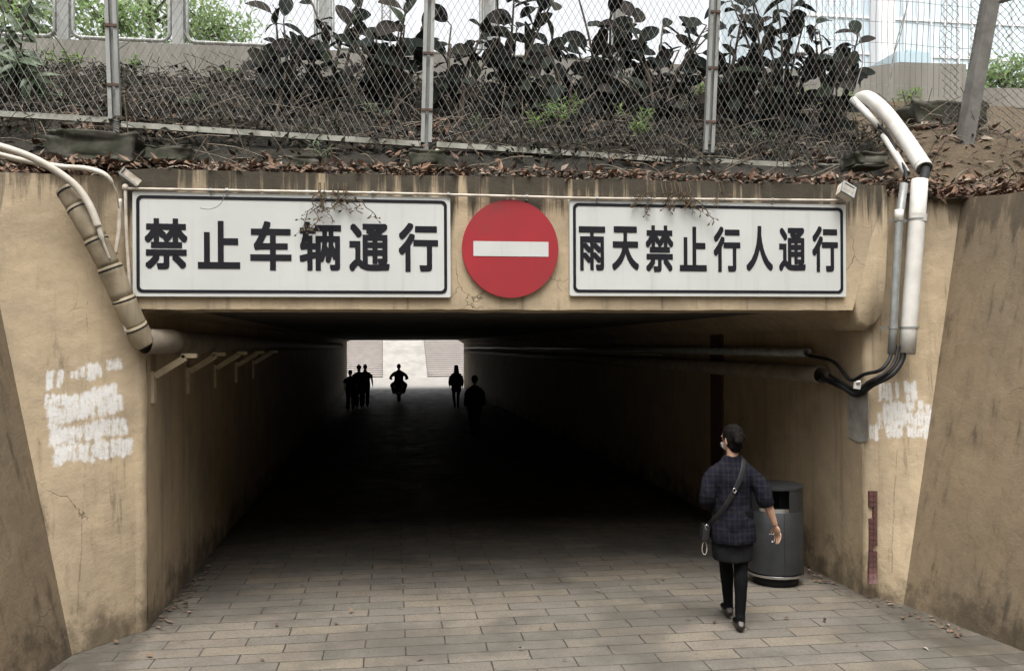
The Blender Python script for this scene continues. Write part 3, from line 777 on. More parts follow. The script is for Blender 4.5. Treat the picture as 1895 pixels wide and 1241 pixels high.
# cables
def cable(pts, r, label, mat='black'):
    m = MB(); m.tube(smooth_path(pts, 8), r, 8); return tag(m.build('cable', M[mat], None, True), label, 'cable', 'cables at the right wing')
cable([at_y(1622,228,.8), at_y(1645,252,.62), at_y(1662,290,.35), at_y(1676,318,.1), at_y(1674,345,-.08)], .016, 'black cable leaving the thin white pipe pieces into the grey pipe')
cable([at_y(1712,308,.1), at_y(1712,322,-.02), at_y(1706,345,-.1)], .04, 'thick black cable between the arching pipe end and the tall white pipe')
PZ1, PZ2 = 2.14, 1.96
cable([at_y(1649,640,RY-.04), at_y(1647,662,RY-.06), at_y(1630,684,RY-.08), at_y(1600,692,-.05), V(XR-.04,.2,1.93), V(XR-.07,.45,2.09), V(XR-.08,.9,PZ1)], .017, 'thin black cable sagging from the grey pipe into the tunnel')
cable([at_y(1672,640,RY-.05), at_y(1668,668,RY-.06), at_y(1648,694,RY-.08), at_y(1615,711,RY), V(XR-.03,.10,1.80), V(XR-.06,.3,1.86), V(XR-.09,.62,PZ2-.03)], .026, 'thick black cable looping from the tall white pipe into the tunnel')
cable([at_y(1662,640,RY-.05), at_y(1656,668,RY-.08), at_y(1638,690,RY-.1), at_y(1610,705,RY-.02), V(XR-.04,.12,1.85), V(XR-.08,.5,PZ2)], .016, 'middle black cable of the loop below the tall white pipe')
m = MB(); c = at_y(1586, 713, -.02); rbox(m, c, Matrix.Rotation(.15, 3, 'Y'), (-.03, -.012, -.03), (.03, .006, .03)); m.tube([c+V(-.02,-.02,.03), c+V(.02,-.02,.035)], .012, 6)
tag(m.build('cable_clip', M['pvc']), 'small white clip on the black cable loop below the right pipes', 'clip')
for y0, z0, r, lab in ((.62, PZ2, .085, 'lower fat pipe along the right tunnel wall with open dark end'), (.9, PZ1+.03, .045, 'upper thin pipe along the right tunnel wall')):
    m = MB(); m.pipe([(XR-.1, y0, z0), (XR-.1, 12, z0+.02), (XR-.1, 38, z0+.02)], r, .007, 20)
    tag(m.build('tunnel_pipe', M['greypipe' if r < .06 else 'tunnelpipe'], None, True), lab, 'pipe', 'pipes along the right tunnel wall')
for k, (ya, yb) in enumerate(((644, 645), (651, 655))):
    pts = [V(XR-.1, 5.6, 2.16-.05*k), V(XR-.35, 12, 2.15-.04*k), V(XR-.2, 20, 2.2-.05*k), V(XR-.05, 34, 2.27-.05*k)]
    m = MB(); m.tube(smooth_path(pts, 8), .011, 6)
    tag(m.build('tunnel_wire', M['cablew'], None, True), ('upper' if k == 0 else 'lower') + ' pale wire slung along the right side of the dark tunnel', 'wire', 'wires in the tunnel')

# ------------------------------------------------------------------ fence on the bank
FY = 1.0
fe = thing('wire_fence', at_y(790, 280, FY), 'rusty grey wire mesh fence with steel posts on the bank above the lintel', 'fence')
TOPZ = 6.15
RUST = mk('rust', (.10, .06, .045), (.06, .04, .03), 12, .8)
def pxl(top, bot):                    # post axis from two pixels, carried up to the fence top
    a, b = at_y(*top, FY), at_y(*bot, FY); t = (TOPZ-b.z)/(a.z-b.z); return b, b+(a-b)*t
posts = [pxl((205,0),(214,246)), pxl((795,0),(788,288)), pxl((1323,0),(1310,306))]
p0 = posts[0]; posts.insert(0, (p0[0]-V(2.77,0,-.12), p0[1]-V(2.77,0,0)))
for i, (b, t) in enumerate(posts):
    m = MB(); ax = (t-b).normalized()
    for sx in (-.034, .034):
        q = V(sx, -.012, 0); m.bar(b+q+ax*.12, t+q, .034, .034, up=(0,1,0))
        m.bar(b+q+V(math.copysign(.013, sx),.024,0)+ax*.12, t+q+V(math.copysign(.013, sx),.024,0), .006, .03, up=(0,1,0))
    m.bar(b+V(0,.03,0)-ax*.15, t+V(0,.03,0), .05, .03, up=(0,1,0))
    o = m.build('post', M['metal'], fe)
    for h in (.42, .95, 1.5):
        bo = MB(); bo.box((b.x-.05+ax.x*h, FY-.042, b.z+h-.012), (b.x+.05+ax.x*h, FY-.029, b.z+h+.012)); bo.build('tie_plate', RUST, o)
def rail(p, q, w=.05, name='bottom_rail'):
    m = MB(); m.bar(p, q, .045, w); return m.build(name, M['rail'], fe)
def lowz(px, py): return at_y(px, py, FY)
RL = [(lowz(-260,196), lowz(203,223)), (lowz(225,231), lowz(778,267)), (lowz(808,268), lowz(1299,300)), (lowz(1322,299), lowz(1600,311))]
for p, q in RL: rail(p, q)
def mesh_panel(x0, x1, zb, jag=None, cw=.0655, chh=.118, wr=.0020, seed=1):
    """diamond wire: two families of zig-free straight wires clipped to the panel"""
    rnd = random.Random(seed); m = MB(); slope = chh/cw
    H = TOPZ-.25
    def clip(xs, zs, sg, x1_, zt):
        pass
    for fam in (1, -1):
        kx = x0-(H-3.9)/slope-1 if fam > 0 else x0
        kend = x1 if fam > 0 else x1+(H-3.9)/slope+1
        while kx < kend:
            pts = []
            z = 3.95
            N_ = 16; 
            for i in range(N_+1):
                zz = 3.95+(H-3.95)*i/N_; xx = kx + fam*(zz-3.95)/slope
                if x0 <= xx <= x1 and zz >= zb(xx)-.0:
                    w_ = .012*nz((xx, zz, fam*0), 1.6, 2)
                    pts.append(V(xx+w_, FY-.03+.035*nz((xx*.8, zz*.8, 5), 1, 2), zz+.02*nz((xx+9, zz, 0), 1.1, 2)))
            if len(pts) > 1: m.tube(pts, wr, 3, cap=False)
            kx += cw
    return m.build('mesh_panel', M['wire'], fe)
def zline(pq):
    p, q = pq; return lambda x: p.z+(q.z-p.z)*(x-p.x)/(q.x-p.x)
px_ = [b.x for b, t in posts]
mesh_panel(px_[0]+.06, px_[1]-.055, zline(RL[0]))
mesh_panel(px_[1]+.055, px_[2]-.055, zline(RL[1]), seed=2)
mesh_panel(px_[2]+.055, px_[3]-.05, zline(RL[2]), seed=3)
xr = at_y(1588, 150, FY).x
mesh_panel(px_[3]+.05, xr, zline(RL[3]), seed=4)
# leaning square post and bulging chain link at the far right
b, t = at_y(1780,262,FY), at_y(1832,-6,FY); t = b+(t-b)*1.7
lp = thing('leaning_post', b, 'dark leaning concrete fence post at the upper right on the bank', 'post')
m = MB(); m.bar(b-V(0,0,.15), t, .135, .13, up=(0,1,0)); m.build('shaft', M['postgrey'], lp)
m = MB(); a = at_y(1826,14,FY); m.tube([a, at_y(1850,2,FY-.05), at_y(1885,-8,FY-.1)], .03, 8); m.build('arm', M['postgrey'], lp)
cl = thing('chain_link_fence', at_y(1850, 270, FY), 'sagging chain link fence right of the leaning concrete post', 'fence')
m = MB()
def chain(x0, x1, zb, zt, Y, cw, chh, wr, bul):
    n = int((x1-x0)/cw)
    for i in range(n):
        pts = []; nzz_ = int((zt-zb)/(chh/2))
        for j in range(nzz_+1):
            z = zb+chh/2*j; s = (1 if (j+i) % 2 else -1)*cw*.5
            x = x0+cw*(i+.5)+s + .05*nz((i*.2, z*.8, 2), 1); pts.append(V(x, Y+.03*(1 if j % 2 else -1)*0+bul*math.sin((z-zb)*2.2)+.06*nz((x, z, 1), 1.2), z))
        m.tube(pts, wr, 3, cap=False)
xa = at_y(1800, 200, FY).x
chain(xa, xa+2.6, at_y(1850,285,FY).z, TOPZ, FY, .05, .085, .0045, .04); m.build('wire_mesh', M['wire'], cl)
m = MB(); xb = at_y(1755, 200, FY).x
chain(xb, xb+.22, at_y(1760,235,FY).z, TOPZ-.3, FY+.06, .05, .085, .0045, .05); m.build('wire_mesh', M['wire'], cl)
# torn loose wires
for pts, lab in (([(1682,-5),(1668,60),(1652,110),(1640,190),(1632,215)], 'long loose fence wire hanging beside the arching pipe'), ([(1590,60),(1597,110),(1587,150),(1580,185)], 'short dark loose wire hanging at the torn mesh edge'), ([(1676,20),(1655,95),(1648,160)], 'second loose fence wire near the arching pipe')):
    m = MB(); m.tube(smooth_path(P_(pts, FY+.15), 6), .0055, 5); tag(m.build('loose_wire', M['wire']), lab, 'wire')
# welded mesh screen behind, upper right
WY = 2.9
ws = thing('welded_mesh_screen', at_y(1650, 180, WY), 'tall welded wire screen in front of the pale glass tower', 'fence')
m = MB(); x0, x1 = at_y(1468, 100, WY).x, at_y(1800, 100, WY).x; i = 0; x = x0
while x < x1:
    pts = [V(x+.012*nz((x*3, z, 0), 1.3), WY+.05*nz((x, z, 0), .8), z) for z in np.linspace(5.35, 6.75, 9)]
    m.tube(pts, .0045, 3, cap=False); x += .078
for z in np.arange(5.5, 6.8, .26):
    pts = [V(x, WY-.006+.05*nz((x, z, 0), .8), z-.06*(x-x0)/(x1-x0)+.015*nz((x, z, 4), 1)) for x in np.linspace(x0, x1, 26)]
    m.tube(pts, .0045, 3, cap=False)
m.build('wire_grid', M['metal'], ws)

# ------------------------------------------------------------------ stones
def stone(cx, cy, Y, w_, d_, h_, label, seed):
    c = at_y(cx, cy, Y); mb = MB(); rnd = Vector((seed*3.1, seed*1.7, 0)); n = 14; vs = []; idx = {}; fs = []
    def pt(u, v_, s_):   # cube-sphere with squareness
        p = Vector((u, v_, s_)); q = p.normalized()
        e = Vector([math.copysign(abs(k)**.45, k) for k in q]); e = e/max(abs(e.x), abs(e.y), abs(e.z))*.5
        e = e*(1+.22*nz(q*1.3+rnd, 1.2, 3)+.07*nz(q*4+rnd, 1.3, 4)); return c+V(e.x*w_, e.y*d_, e.z*h_)
    mb.ell((0,0,0), (1,1,1), 44, 28); mb.v = [tuple(pt(*p)) for p in mb.v]
    o = mb.build('stone', M['stone'], None, True); return tag(o, label, 'stone', 'stones on the bank')
stone(184, 281, .42, .64, .4, .24, 'big squared mossy stone block below the left fence post', 1)
stone(790, 300, .62, .30, .3, .16, 'squat mossy stone at the foot of the middle fence post', 2)
stone(1128, 325, .2, .26, .2, .1, 'dark stone lying in the leaves above the right sign', 3)
stone(318, 290, .5, .35, .3, .13, 'rough grey stone behind the big block near the left post', 4)
stone(560, 305, .38, .3, .25, .1, 'low mossy stone among the leaves above the left sign', 5)
stone(1600, 300, .4, .3, .3, .13, 'earthy stone lump left of the arching white pipe', 6)
stone(1735, 222, 1.9, .8, .5, .3, 'grey stone lump on the bank right of the arching pipe', 7)

# ------------------------------------------------------------------ barrier, railing and the town behind
BY = 3.6
bw = MB(); a, b = at_y(-400, 60, BY), at_y(1480, 150, BY)
zt = 5.83
bw.prism([(a.x, BY, 5.2), (b.x, BY, 5.2), (b.x, BY, zt+.02), (a.x, BY, zt)], (0, .22, 0))
tag(bw.build('parapet_wall', M['barrier']), 'long low grey concrete parapet behind the bank on the left', 'wall')
bw = MB(); pp = [(1462,150),(1560,131),(1666,115),(1788,119),(1788,205),(1462,205)]
bw.prism([at_y(x, y, 3.9) for x, y in reversed(pp)], (0, .25, 0)); o = tag(bw.build('parapet_wall', M['barrier']), 'taller concrete parapet with sloped top behind the arching pipe', 'wall')
bw = MB(); bw.prism([at_y(x, y, 3.3) for x, y in ((1640,232),(1900,236),(1900,200),(1640,195))], (0, .35, 0)); tag(bw.build('kerb_wall', M['stone']), 'dark low kerb wall below the taller concrete parapet', 'wall')
bw = MB(); bw.prism([at_y(x, y, 6) for x, y in ((1780,200),(1990,205),(1990,165),(1780,162))], (0, .25, 0)); tag(bw.build('parapet_wall', M['barrier']), 'distant low concrete parapet behind the chain link fence', 'wall')
ra = thing('road_railing', at_y(600, 80, BY+.1), 'grey steel road railing with rounded frames on the concrete parapet', 'railing')
RYY = BY+.11; pxs = [-95, 118, 330, 600, 905, 1147]
for px in pxs:
    b = at_y(px, 70, RYY); m = MB(); m.bar(V(b.x, RYY, zt-.02), V(b.x, RYY, 7.4), .13, .08, up=(0,1,0)); m.build('post', M['metal'], ra)
for a, b in zip(pxs, pxs[1:]):
    xa_, xb_ = at_y(a, 70, RYY).x+.1, at_y(b, 70, RYY).x-.1; zlo = zt+.07; r = .1
    pts = [V(xa_, RYY, 7.4)] + [V(xa_+r-r*math.cos(t), RYY, zlo+r-r*math.sin(t)) for t in np.linspace(0, math.pi/2, 7)] + [V(xb_-r+r*math.sin(t), RYY, zlo+r-r*math.cos(t)) for t in np.linspace(0, math.pi/2, 7)] + [V(xb_, RYY, 7.4)]
    m = MB(); m.tube(pts, .025, 8); m.build('frame', M['metal'], ra, True)

def tree(px, base_y, Y, crown, rx, rz, n, L, label, seed, mat='tree', trunk_r=.12, gz=5.5):
    rnd = random.Random(seed); c = at_y(*crown, Y); bx = at_y(px, base_y, Y).x
    t = thing('tree', (bx, Y, gz), label, 'tree', 'trees behind the parapet')
    m = MB(); top = V(c.x, Y, c.z+rz*.4)
    m.tube(smooth_path([V(bx, Y, gz-.3), V(bx*.6+c.x*.4+.05*rx, Y, gz+(c.z-gz)*.5), top], 5), [trunk_r*(1-.7*i/10) for i in range(11)], 8)
    cl = []
    for k in range(9):
        a = rnd.uniform(0, 6.28); e = rnd.uniform(-.5, 1); s_ = V(c.x, Y, c.z-rz*.4+rnd.uniform(0, rz*.5))
        q = c+V(rx*.75*math.cos(a)*rnd.uniform(.5,1), rx*.6*math.sin(a), rz*.8*e); m.tube([s_, (s_+q)/2+V(0,0,.1*rz), q], [trunk_r*.4, trunk_r*.25, trunk_r*.08], 5); cl.append(q)
    m.build('trunk', M['bark'], t, True)
    f = MB()
    for k in range(26):
        u = Vector((rnd.gauss(0,1), rnd.gauss(0,1), rnd.gauss(0,1))).normalized()*rnd.uniform(.25, 1)**.6
        cl.append(c+V(u.x*rx, u.y*rx*.7, u.z*rz))
    for k in range(n):
        q = rnd.choice(cl); s_ = rx*.26
        p = q+V(rnd.gauss(0, s_), rnd.gauss(0, s_), rnd.gauss(0, s_*.8))
        d = Vector((rnd.uniform(-1,1), rnd.uniform(-1,1), rnd.uniform(-.9,.4)))
        f.leaf(p, d, (rnd.uniform(-.6,.6), rnd.uniform(-.6,.6), 1), L*rnd.uniform(.7,1.3), L*rnd.uniform(.4,.6), .2, 2)
    f.build('crown', M[mat], t)
tree(60, 80, 9, (50,25), 1.5, 1.0, 2000, .16, 'bright leafy tree at the far upper left behind the railing', 11)
tree(185, 80, 10, (195,40), .7, .45, 750, .14, 'small leafy tree between two railing posts, upper left', 12)
tree(285, 80, 14, (275,20), 1.15, .9, 800, .17, 'sparse tall tree left of the second railing post', 13)
tree(390, 90, 15, (385,55), 1.25, .5, 1700, .16, 'low rounded bright tree right of the second railing post', 14)
tree(1890, 160, 12, (1850,150), .9, .45, 1300, .16, 'bush-like tree behind the distant parapet at the right edge', 15)

gt = thing('glass_tower', at_y(1700, 150, 75), 'pale blue glass tower with white column rising at the upper right', 'building')
x0, x1 = at_y(1478, 100, 75).x, at_y(2250, 100, 75).x; TH = 75
glass = mk('tower_glass', (.50, .60, .66), (.58, .66, .70), .05, .12, .0, .8, bump=0)
m = MB(); m.box((x0, 75.5, 3), (x1, 95, TH)); m.build('curtain_wall', glass, gt)
whit = mk('tower_white', (.72, .73, .74), (.66, .66, .68), .3, .6)
xc, xd = at_y(1612, 50, 75).x, at_y(1642, 50, 75).x
m = MB(); m.box((xc, 73.6, 3), (xd, 75.45, TH+2)); m.build('corner_column', whit, gt)
m = MB(); x = x0+.3
mull = MB()
while x < x1:
    if not (xc-.2 < x < xd+.2): mull.box((x-.05, 75.2, 3), (x+.05, 75.49, TH))
    x += .95 if x < xd else 1.5
mull.build('mullions', whit, gt)
m = MB()
for z in np.arange(6, TH, 3.6): m.box((x0, 75.36, z-.14), (x1, 75.48, z+.14))
m.build('floor_bands', whit, gt)
xe, xf = at_y(1660, 100, 60).x, at_y(1722, 100, 60).x
pb = thing('low_block', (xe, 60, 5), 'low stepped blue glass block at the foot of the tower', 'building')
m = MB(); m.box((xe, 60, 3), (xf, 66, at_y(1690, 96, 60).z)); m.build('wall', mk('blue_glass', (.36, .47, .52), (.42, .5, .54), .2, .3), pb)
m = MB(); m.box((xe+1.3, 60.6, at_y(1690, 96, 60).z), (xf-.5, 65, at_y(1690, 88, 60).z)); m.build('roof', bpy.data.materials['blue_glass'], pb)
lpst = thing('street_pole', at_y(715, 60, 8), 'thin lattice pole seen between the fence plants', 'pole')
m = MB(); c = at_y(715, 60, 8)
for dx in (-.07, .07): m.tube([V(c.x+dx, 8, 5.4), V(c.x+dx, 8, 9)], .015, 6)
m.build('chord', M['metal'], lpst); m = MB(); z = 5.5
while z < 9: m.tube([V(c.x-.07, 8, z), V(c.x+.07, 8, z+.18)], .007, 4); m.tube([V(c.x+.07, 8, z), V(c.x-.07, 8, z+.18)], .007, 4); z += .18
m.build('lattice', M['metal'], lpst)

# ------------------------------------------------------------------ vegetation on the bank
def on_bank(x, y): return V(x, y, bank_z(x, y))
def rubber(px, py, Y, top, n, Ls, label, seed, spread=.55, lean=0):
    """dark large-leaved shrub rooted on the bank under a pixel column"""
    rnd = random.Random(seed); c = at_y(px, py, Y); b = on_bank(c.x, Y); zt = at_y(px, top, Y).z
    t = thing('broadleaf_shrub', b, label, 'shrub', 'dark broadleaf shrubs behind the mesh')
    st_ = MB(); fo = MB(); nst = max(4, n//8)
    for k in range(nst):
        a = rnd.uniform(0, 6.28); e = V(1.25*spread*rnd.uniform(-1, 1)+lean, .3*rnd.uniform(-1,1), 0); hz = (zt-b.z)*(1.0 if k == 0 else rnd.uniform(.35, .95))
        pts = smooth_path([b+V(rnd.uniform(-.1,.1), rnd.uniform(-.1,.1), -.1), b+e*.35+V(rnd.uniform(-.08,.08),0,hz*.5), b+e+V(0,0,hz)], 7)
        st_.tube(pts, [.022*(1-.65*i/(len(pts)-1)) for i in range(len(pts))], 6)
        for j in range(max(5, n//nst)):
            q = pts[int(rnd.uniform(.25, .999)*(len(pts)-1))]
            if j == 0: q = pts[-1]
            d = Vector((rnd.uniform(-1,1), rnd.uniform(-.7,.7), rnd.uniform(-.35,.9))).normalized()
            L = Ls*rnd.uniform(.5, 1.05)
            pet = q+d*L*.25; st_.tube([q, pet], .006, 4)
            fo.leaf(pet, d+V(0,0,-.25), (rnd.uniform(-.5,.5), -1+rnd.uniform(-.5,.9), rnd.uniform(.1,1)), L, L*rnd.uniform(.55,.72), rnd.uniform(.05,.3), 8, .85, True)
    st_.build('stem', M['bark'], t, True); fo.build('foliage', M['bigleaf'], t, True)
S = [(525,140,2.0,15,46,.27,'dark broadleaf shrub standing leftmost against the white sky',.42,-.05), (620,150,2.3,-25,40,.27,'tall thin dark shrub beside the pale railing post',.38,0), (730,160,1.9,25,60,.28,'dense dark shrub left of the middle fence post',.42,0),
     (845,150,2.0,40,46,.26,'low dark shrub right of the middle fence post',.4,0), (950,150,2.1,-60,54,.32,'tall dark shrub with drooping leaves right of the middle post',.42,.05), (1035,160,1.8,70,36,.24,'small dark shrub with upright leaves between two taller ones',.3,0),
     (1110,150,2.2,-60,46,.30,'tall dark shrub reaching out of frame in the right half of the mesh',.3,0), (1225,160,1.9,30,70,.25,'wide dense dark shrub left of the right fence post',.5,0), (1350,170,1.8,-10,70,.25,'dark shrub directly behind the right fence post',.4,0),
     (1440,175,1.7,-60,90,.25,'tallest dense dark shrub near the torn mesh',.38,-.02), (1545,180,1.6,45,56,.24,'dark shrub at the right end, beside the torn mesh edge',.28,0)]
for i, (px, py, Y, top, n, Ls, lab, sp, le) in enumerate(S): rubber(px, py, Y, top, int(n*1.5), Ls, lab, 100+i, sp, le)

def weed(px, py, Y, w_, n, L, label, seed, mat='fresh'):
    rnd = random.Random(seed); c = at_y(px, py, Y); gz = bank_z(c.x, Y); b = V(c.x, Y, min(c.z-.1, gz+.05))
    t = thing('weed', b, label, 'plant', 'small green weeds on the bank'); st_ = MB(); fo = MB()
    for k in range(max(4, n//14)):
        e = c+V(rnd.uniform(-w_, w_), rnd.uniform(-.12,.12), rnd.uniform(-.35,.3)*w_)
        pts = smooth_path([b, (b+e)/2+V(0,-.03,.06), e], 5); st_.tube(pts, .004, 4)
        for j in range(14):
            q = pts[int(rnd.uniform(.35,1)*(len(pts)-1))]; d = Vector((rnd.uniform(-1,1), rnd.uniform(-.8,.5), rnd.uniform(-.3,.8)))
            fo.leaf(q+d*.02, d, (rnd.uniform(-.4,.4), -.6, 1), L*rnd.uniform(.6,1.2), L*.4, .25, 2)
    st_.build('stem', M['twig'], t); fo.build('foliage', M[mat], t)
for i, a in enumerate([(1040,185,1.45,.3,120,.07,'widest bright green weed behind the mesh left of the right post'), (1000,218,1.25,.16,56,.06,'small green weed low behind the mesh in the right half'), (1170,205,1.3,.26,70,.06,'green trailing weed left of the right fence post'),
    (1500,168,2.6,.2,90,.08,'bright weed beyond the torn mesh, upper right'), (1575,175,2.7,.12,40,.07,'small bright weed by the torn mesh edge'), (1680,178,3.0,.22,90,.08,'bright green weed against the taller concrete parapet'), (1690,222,2.2,.2,60,.06,'pale green weed right of the arching white pipe'),
    (125,108,3.1,.26,100,.08,'bright green weed in front of the left parapet'), (250,118,3.2,.1,40,.07,'tiny bright weed at the foot of the parapet near the left post'), (430,136,3.2,.14,50,.07,'small yellow green weed at the parapet foot left of the shrubs'), (965,140,2.7,.16,56,.07,'fresh green weed between the dark shrubs'), (1290,155,2.6,.12,40,.07,'fresh weed near the top of the right fence post'),
    (1175,235,1.25,.14,40,.06,'lowest green sprig behind the mesh, above the bottom rail')]): weed(*a, 300+i)
for i, a in enumerate([(700,205,1.5,.2,60,.055,'dull green weed low behind the mesh, left of the middle post'), (880,225,1.3,.16,44,.055,'dull green sprig low behind the mesh just right of the middle post'), (350,190,1.9,.25,60,.06,'dull green weed in the bare left stretch of the bank'),
    (600,275,.55,.2,50,.05,'creeping weed under the rail above the left sign'), (1400,250,1.3,.2,60,.06,'dull green weed right of the right fence post'), (90,185,1.6,.22,50,.06,'dull weed behind the mesh at the far left')]): weed(*a, 400+i, 'shrub')
# narrow-leaved shrub at the left edge
def narrow(px, py, Y, label, seed, n=130):
    rnd = random.Random(seed); c = at_y(px, py, Y); b = on_bank(c.x, Y)
    t = thing('narrowleaf_shrub', b, label, 'shrub'); st_ = MB(); fo = MB()
    for k in range(10):
        e = c+V(rnd.uniform(-.55,.4), rnd.uniform(-.2,.2), rnd.uniform(-.35,.5)); pts = smooth_path([b, b.lerp(e,.5)+V(0,0,.15), e], 6); st_.tube(pts, [.012*(1-.6*i/(len(pts)-1)) for i in range(len(pts))], 5)
        for j in range(n//10):
            q = pts[int(rnd.uniform(.5,1)*(len(pts)-1))]; d = Vector((rnd.uniform(-1,1), rnd.uniform(-.6,.6), rnd.uniform(-1,.35)))
            fo.leaf(q, d, (0, -1, .6), rnd.uniform(.16,.28), rnd.uniform(.045,.07), .25, 4, .8)
    st_.build('stem', M['bark'], t, True); fo.build('foliage', M['shrub'], t, True)
narrow(20, 85, 1.7, 'drooping narrow-leaved green shrub at the left edge behind the mesh', 21, 190)

# dead vines hanging over the signs
def vine(px, py, reach, n, label, seed):
    rnd = random.Random(seed); t = thing('dead_vine', at_y(px, py, SY-.05), label, 'vine', 'dead vines over the signs'); st_ = MB(); fo = MB()
    for k in range(n):
        dx = rnd.uniform(-1,1)*reach[0]; L = rnd.uniform(.35,1.25)*reach[1]
        a = at_y(px+dx*.7, 338, LY-.02); pts = [a]; q = V(a.x, SY-.03, a.z-.08); pts.append(q)
        m_ = int(3+L/14)
        for j in range(m_):
            q = q+V(rnd.uniform(-.05,.05)+dx*.0004, rnd.uniform(-.012,.01), -L*6.9/1650/m_*.9); q.y = min(q.y, SY-.015); pts.append(q.copy())
        pts = smooth_path(pts, 4); st_.tube(pts, .0035, 4)
        for j in range(int(L/5)):
            p = rnd.choice(pts[len(pts)//4:]); d = Vector((rnd.uniform(-1,1), rnd.uniform(-1,.0), rnd.uniform(-1,.3)))
            tw = p+d*rnd.uniform(.02,.06); st_.tube([p, tw], .002, 3)
            fo.leaf(tw, d, (rnd.uniform(-1,1),-.6,.3), rnd.uniform(.018,.036), rnd.uniform(.012,.022), .4, 2)
    st_.build('stem', M['vine'], t); fo.build('foliage', M['vine'], t)
vine(615, 350, (42, 78), 10, 'dead brown vine hanging over the left white sign', 1)
vine(1235, 350, (62, 52), 14, 'dead brown vine hanging over the right white sign', 2)
vine(1332, 350, (6, 30), 2, 'thin short dead strand over the right sign, right of the vine clump', 3)
m = MB(); m.tube(smooth_path(P_([(412,358),(414,366),(405,380),(388,387),(370,385)], SY-.05), 6), .003, 4); tag(m.build('loose_wire', M['wire']), 'tiny curled wire hanging over the top of the left sign', 'wire')

# litter and brush
rnd = random.Random(5); lf = MB()
def litter(n, xr_, yr, L, dz=.02, dens=None):
    for k in range(n):
        x, y = rnd.uniform(*xr_), rnd.uniform(*yr)
        if dens and rnd.random() > dens(x, y): continue
        z = bank_z(x, y) if y > 0.02 else 3.655
        l = L*rnd.uniform(.5, 1.3)
        lf.leaf((x, y, z+rnd.uniform(.0, dz)), (rnd.uniform(-1,1), rnd.uniform(-1,1), rnd.uniform(-.2,.5)), (rnd.uniform(-.8,.8), rnd.uniform(-1,.3), 1), l, l*rnd.uniform(.35,.55), rnd.uniform(-.4,.6), 3)
litter(6500, (-3.2, 5.0), (-.09, .5), .085, .07)
litter(1500, (-3.2, 6.5), (.3, .95), .1, .05, lambda x, y: .25+.75*max(0, min(1, nz((x, y, 0), .9)*2+.5)))
litter(2600, (-4.2, 7.0), (.95, 2.2), .12, .06, lambda x, y: max(0, min(1, nz((x+3, y, 0), .7)*2.2+.25)))
litter(700, (4.9, 6.6), (.0, .35), .1, .05)
litter(600, (-3.6, -2.3), (.0, .4), .1, .05)
for k in range(150):
    p = crl(3.55); q = crr(3.5)
    x, y = rnd.uniform(5.35, 6.3), rnd.uniform(-.35, .1); lf.leaf((x, y, 3.6+rnd.uniform(0,.04)), (rnd.uniform(-1,1), rnd.uniform(-1,1), .1), (0,0,1), .1, .045, .3, 3)
tag(lf.build('leaf_litter', M['litter']), 'brown dry fallen leaves along the top of the lintel and bank', 'leaf litter', None, 'stuff')
br = MB()
for k in range(1300):
    x, y = rnd.uniform(-4.4, 5.0), rnd.uniform(.9, 3.3); p = on_bank(x, y); L = rnd.uniform(.12, .5)
    d = Vector((rnd.uniform(-1,1), rnd.uniform(-.6,.4), rnd.uniform(0,.9))).normalized()
    br.tube(smooth_path([p, p+d*L*.5+V(0,0,.05), p+d*L+V(rnd.uniform(-.1,.1),0,-.04)], 3), .0035, 3, cap=False)
for k in range(15000):
    x, y = rnd.uniform(-4.4, 5.2), rnd.uniform(.92, 3.3)
    if nz((x, y, 9), .8) < -.22: continue
    p = on_bank(x, y)+V(0, 0, rnd.uniform(0, .3)*(.6+.8*max(0, nz((x, y, 2), 1.1))))
    l = rnd.uniform(.04, .11)
    br.leaf(p, (rnd.uniform(-1,1), rnd.uniform(-1,.4), rnd.uniform(-.6,.8)), (rnd.uniform(-1,1), -1, rnd.uniform(0,1)), l, l*rnd.uniform(.3,.6), .3, 2)
tag(br.build('dead_brush', M['brush']), 'dark tangled dead brush and twigs covering the bank behind the mesh', 'brush', None, 'stuff')
fl_ = MB()
for k in range(260):
    if k < 150: y = rnd.uniform(-1.2, 3.5); x = (4.2 if y > 0 else 4.36-.12*y) - abs(rnd.gauss(0, .10))
    elif k < 215: y = rnd.uniform(-.3, 3); x = XL+.04+abs(rnd.gauss(0, .07)) - max(0, -y)*.8
    else: x, y = rnd.uniform(-1.8, 4.2), rnd.uniform(-2, 1.5)
    l = rnd.uniform(.025, .07); fl_.leaf((x, y, .014), (rnd.uniform(-1,1), rnd.uniform(-1,1), rnd.uniform(0,.25)), (rnd.uniform(-.3,.3), rnd.uniform(-.3,.3), 1), l, l*.45, .2, 3)
tag(fl_.build('floor_litter', M['litter']), 'small dry leaf scraps along the foot of the walls on the paving', 'leaf litter', None, 'stuff')
tw = MB()
for k in range(620):
    x, y = rnd.uniform(-4.2, 6.4), rnd.uniform(.05, 2.8); p = on_bank(x, y)+V(0,0,.02+.1*rnd.random()*(y > .95)); L = rnd.uniform(.1,.6); d = Vector((rnd.uniform(-1,1), rnd.uniform(-.5,.3), rnd.uniform(-.1,.5))).normalized()
    tw.tube(smooth_path([p, p+d*L*.5+V(0,0,.03), p+d*L], 3), rnd.uniform(.003,.006), 4)
tag(tw.build('fallen_twigs', M['twig']), 'thin bare twigs scattered on the bank and litter', 'twigs', None, 'stuff')

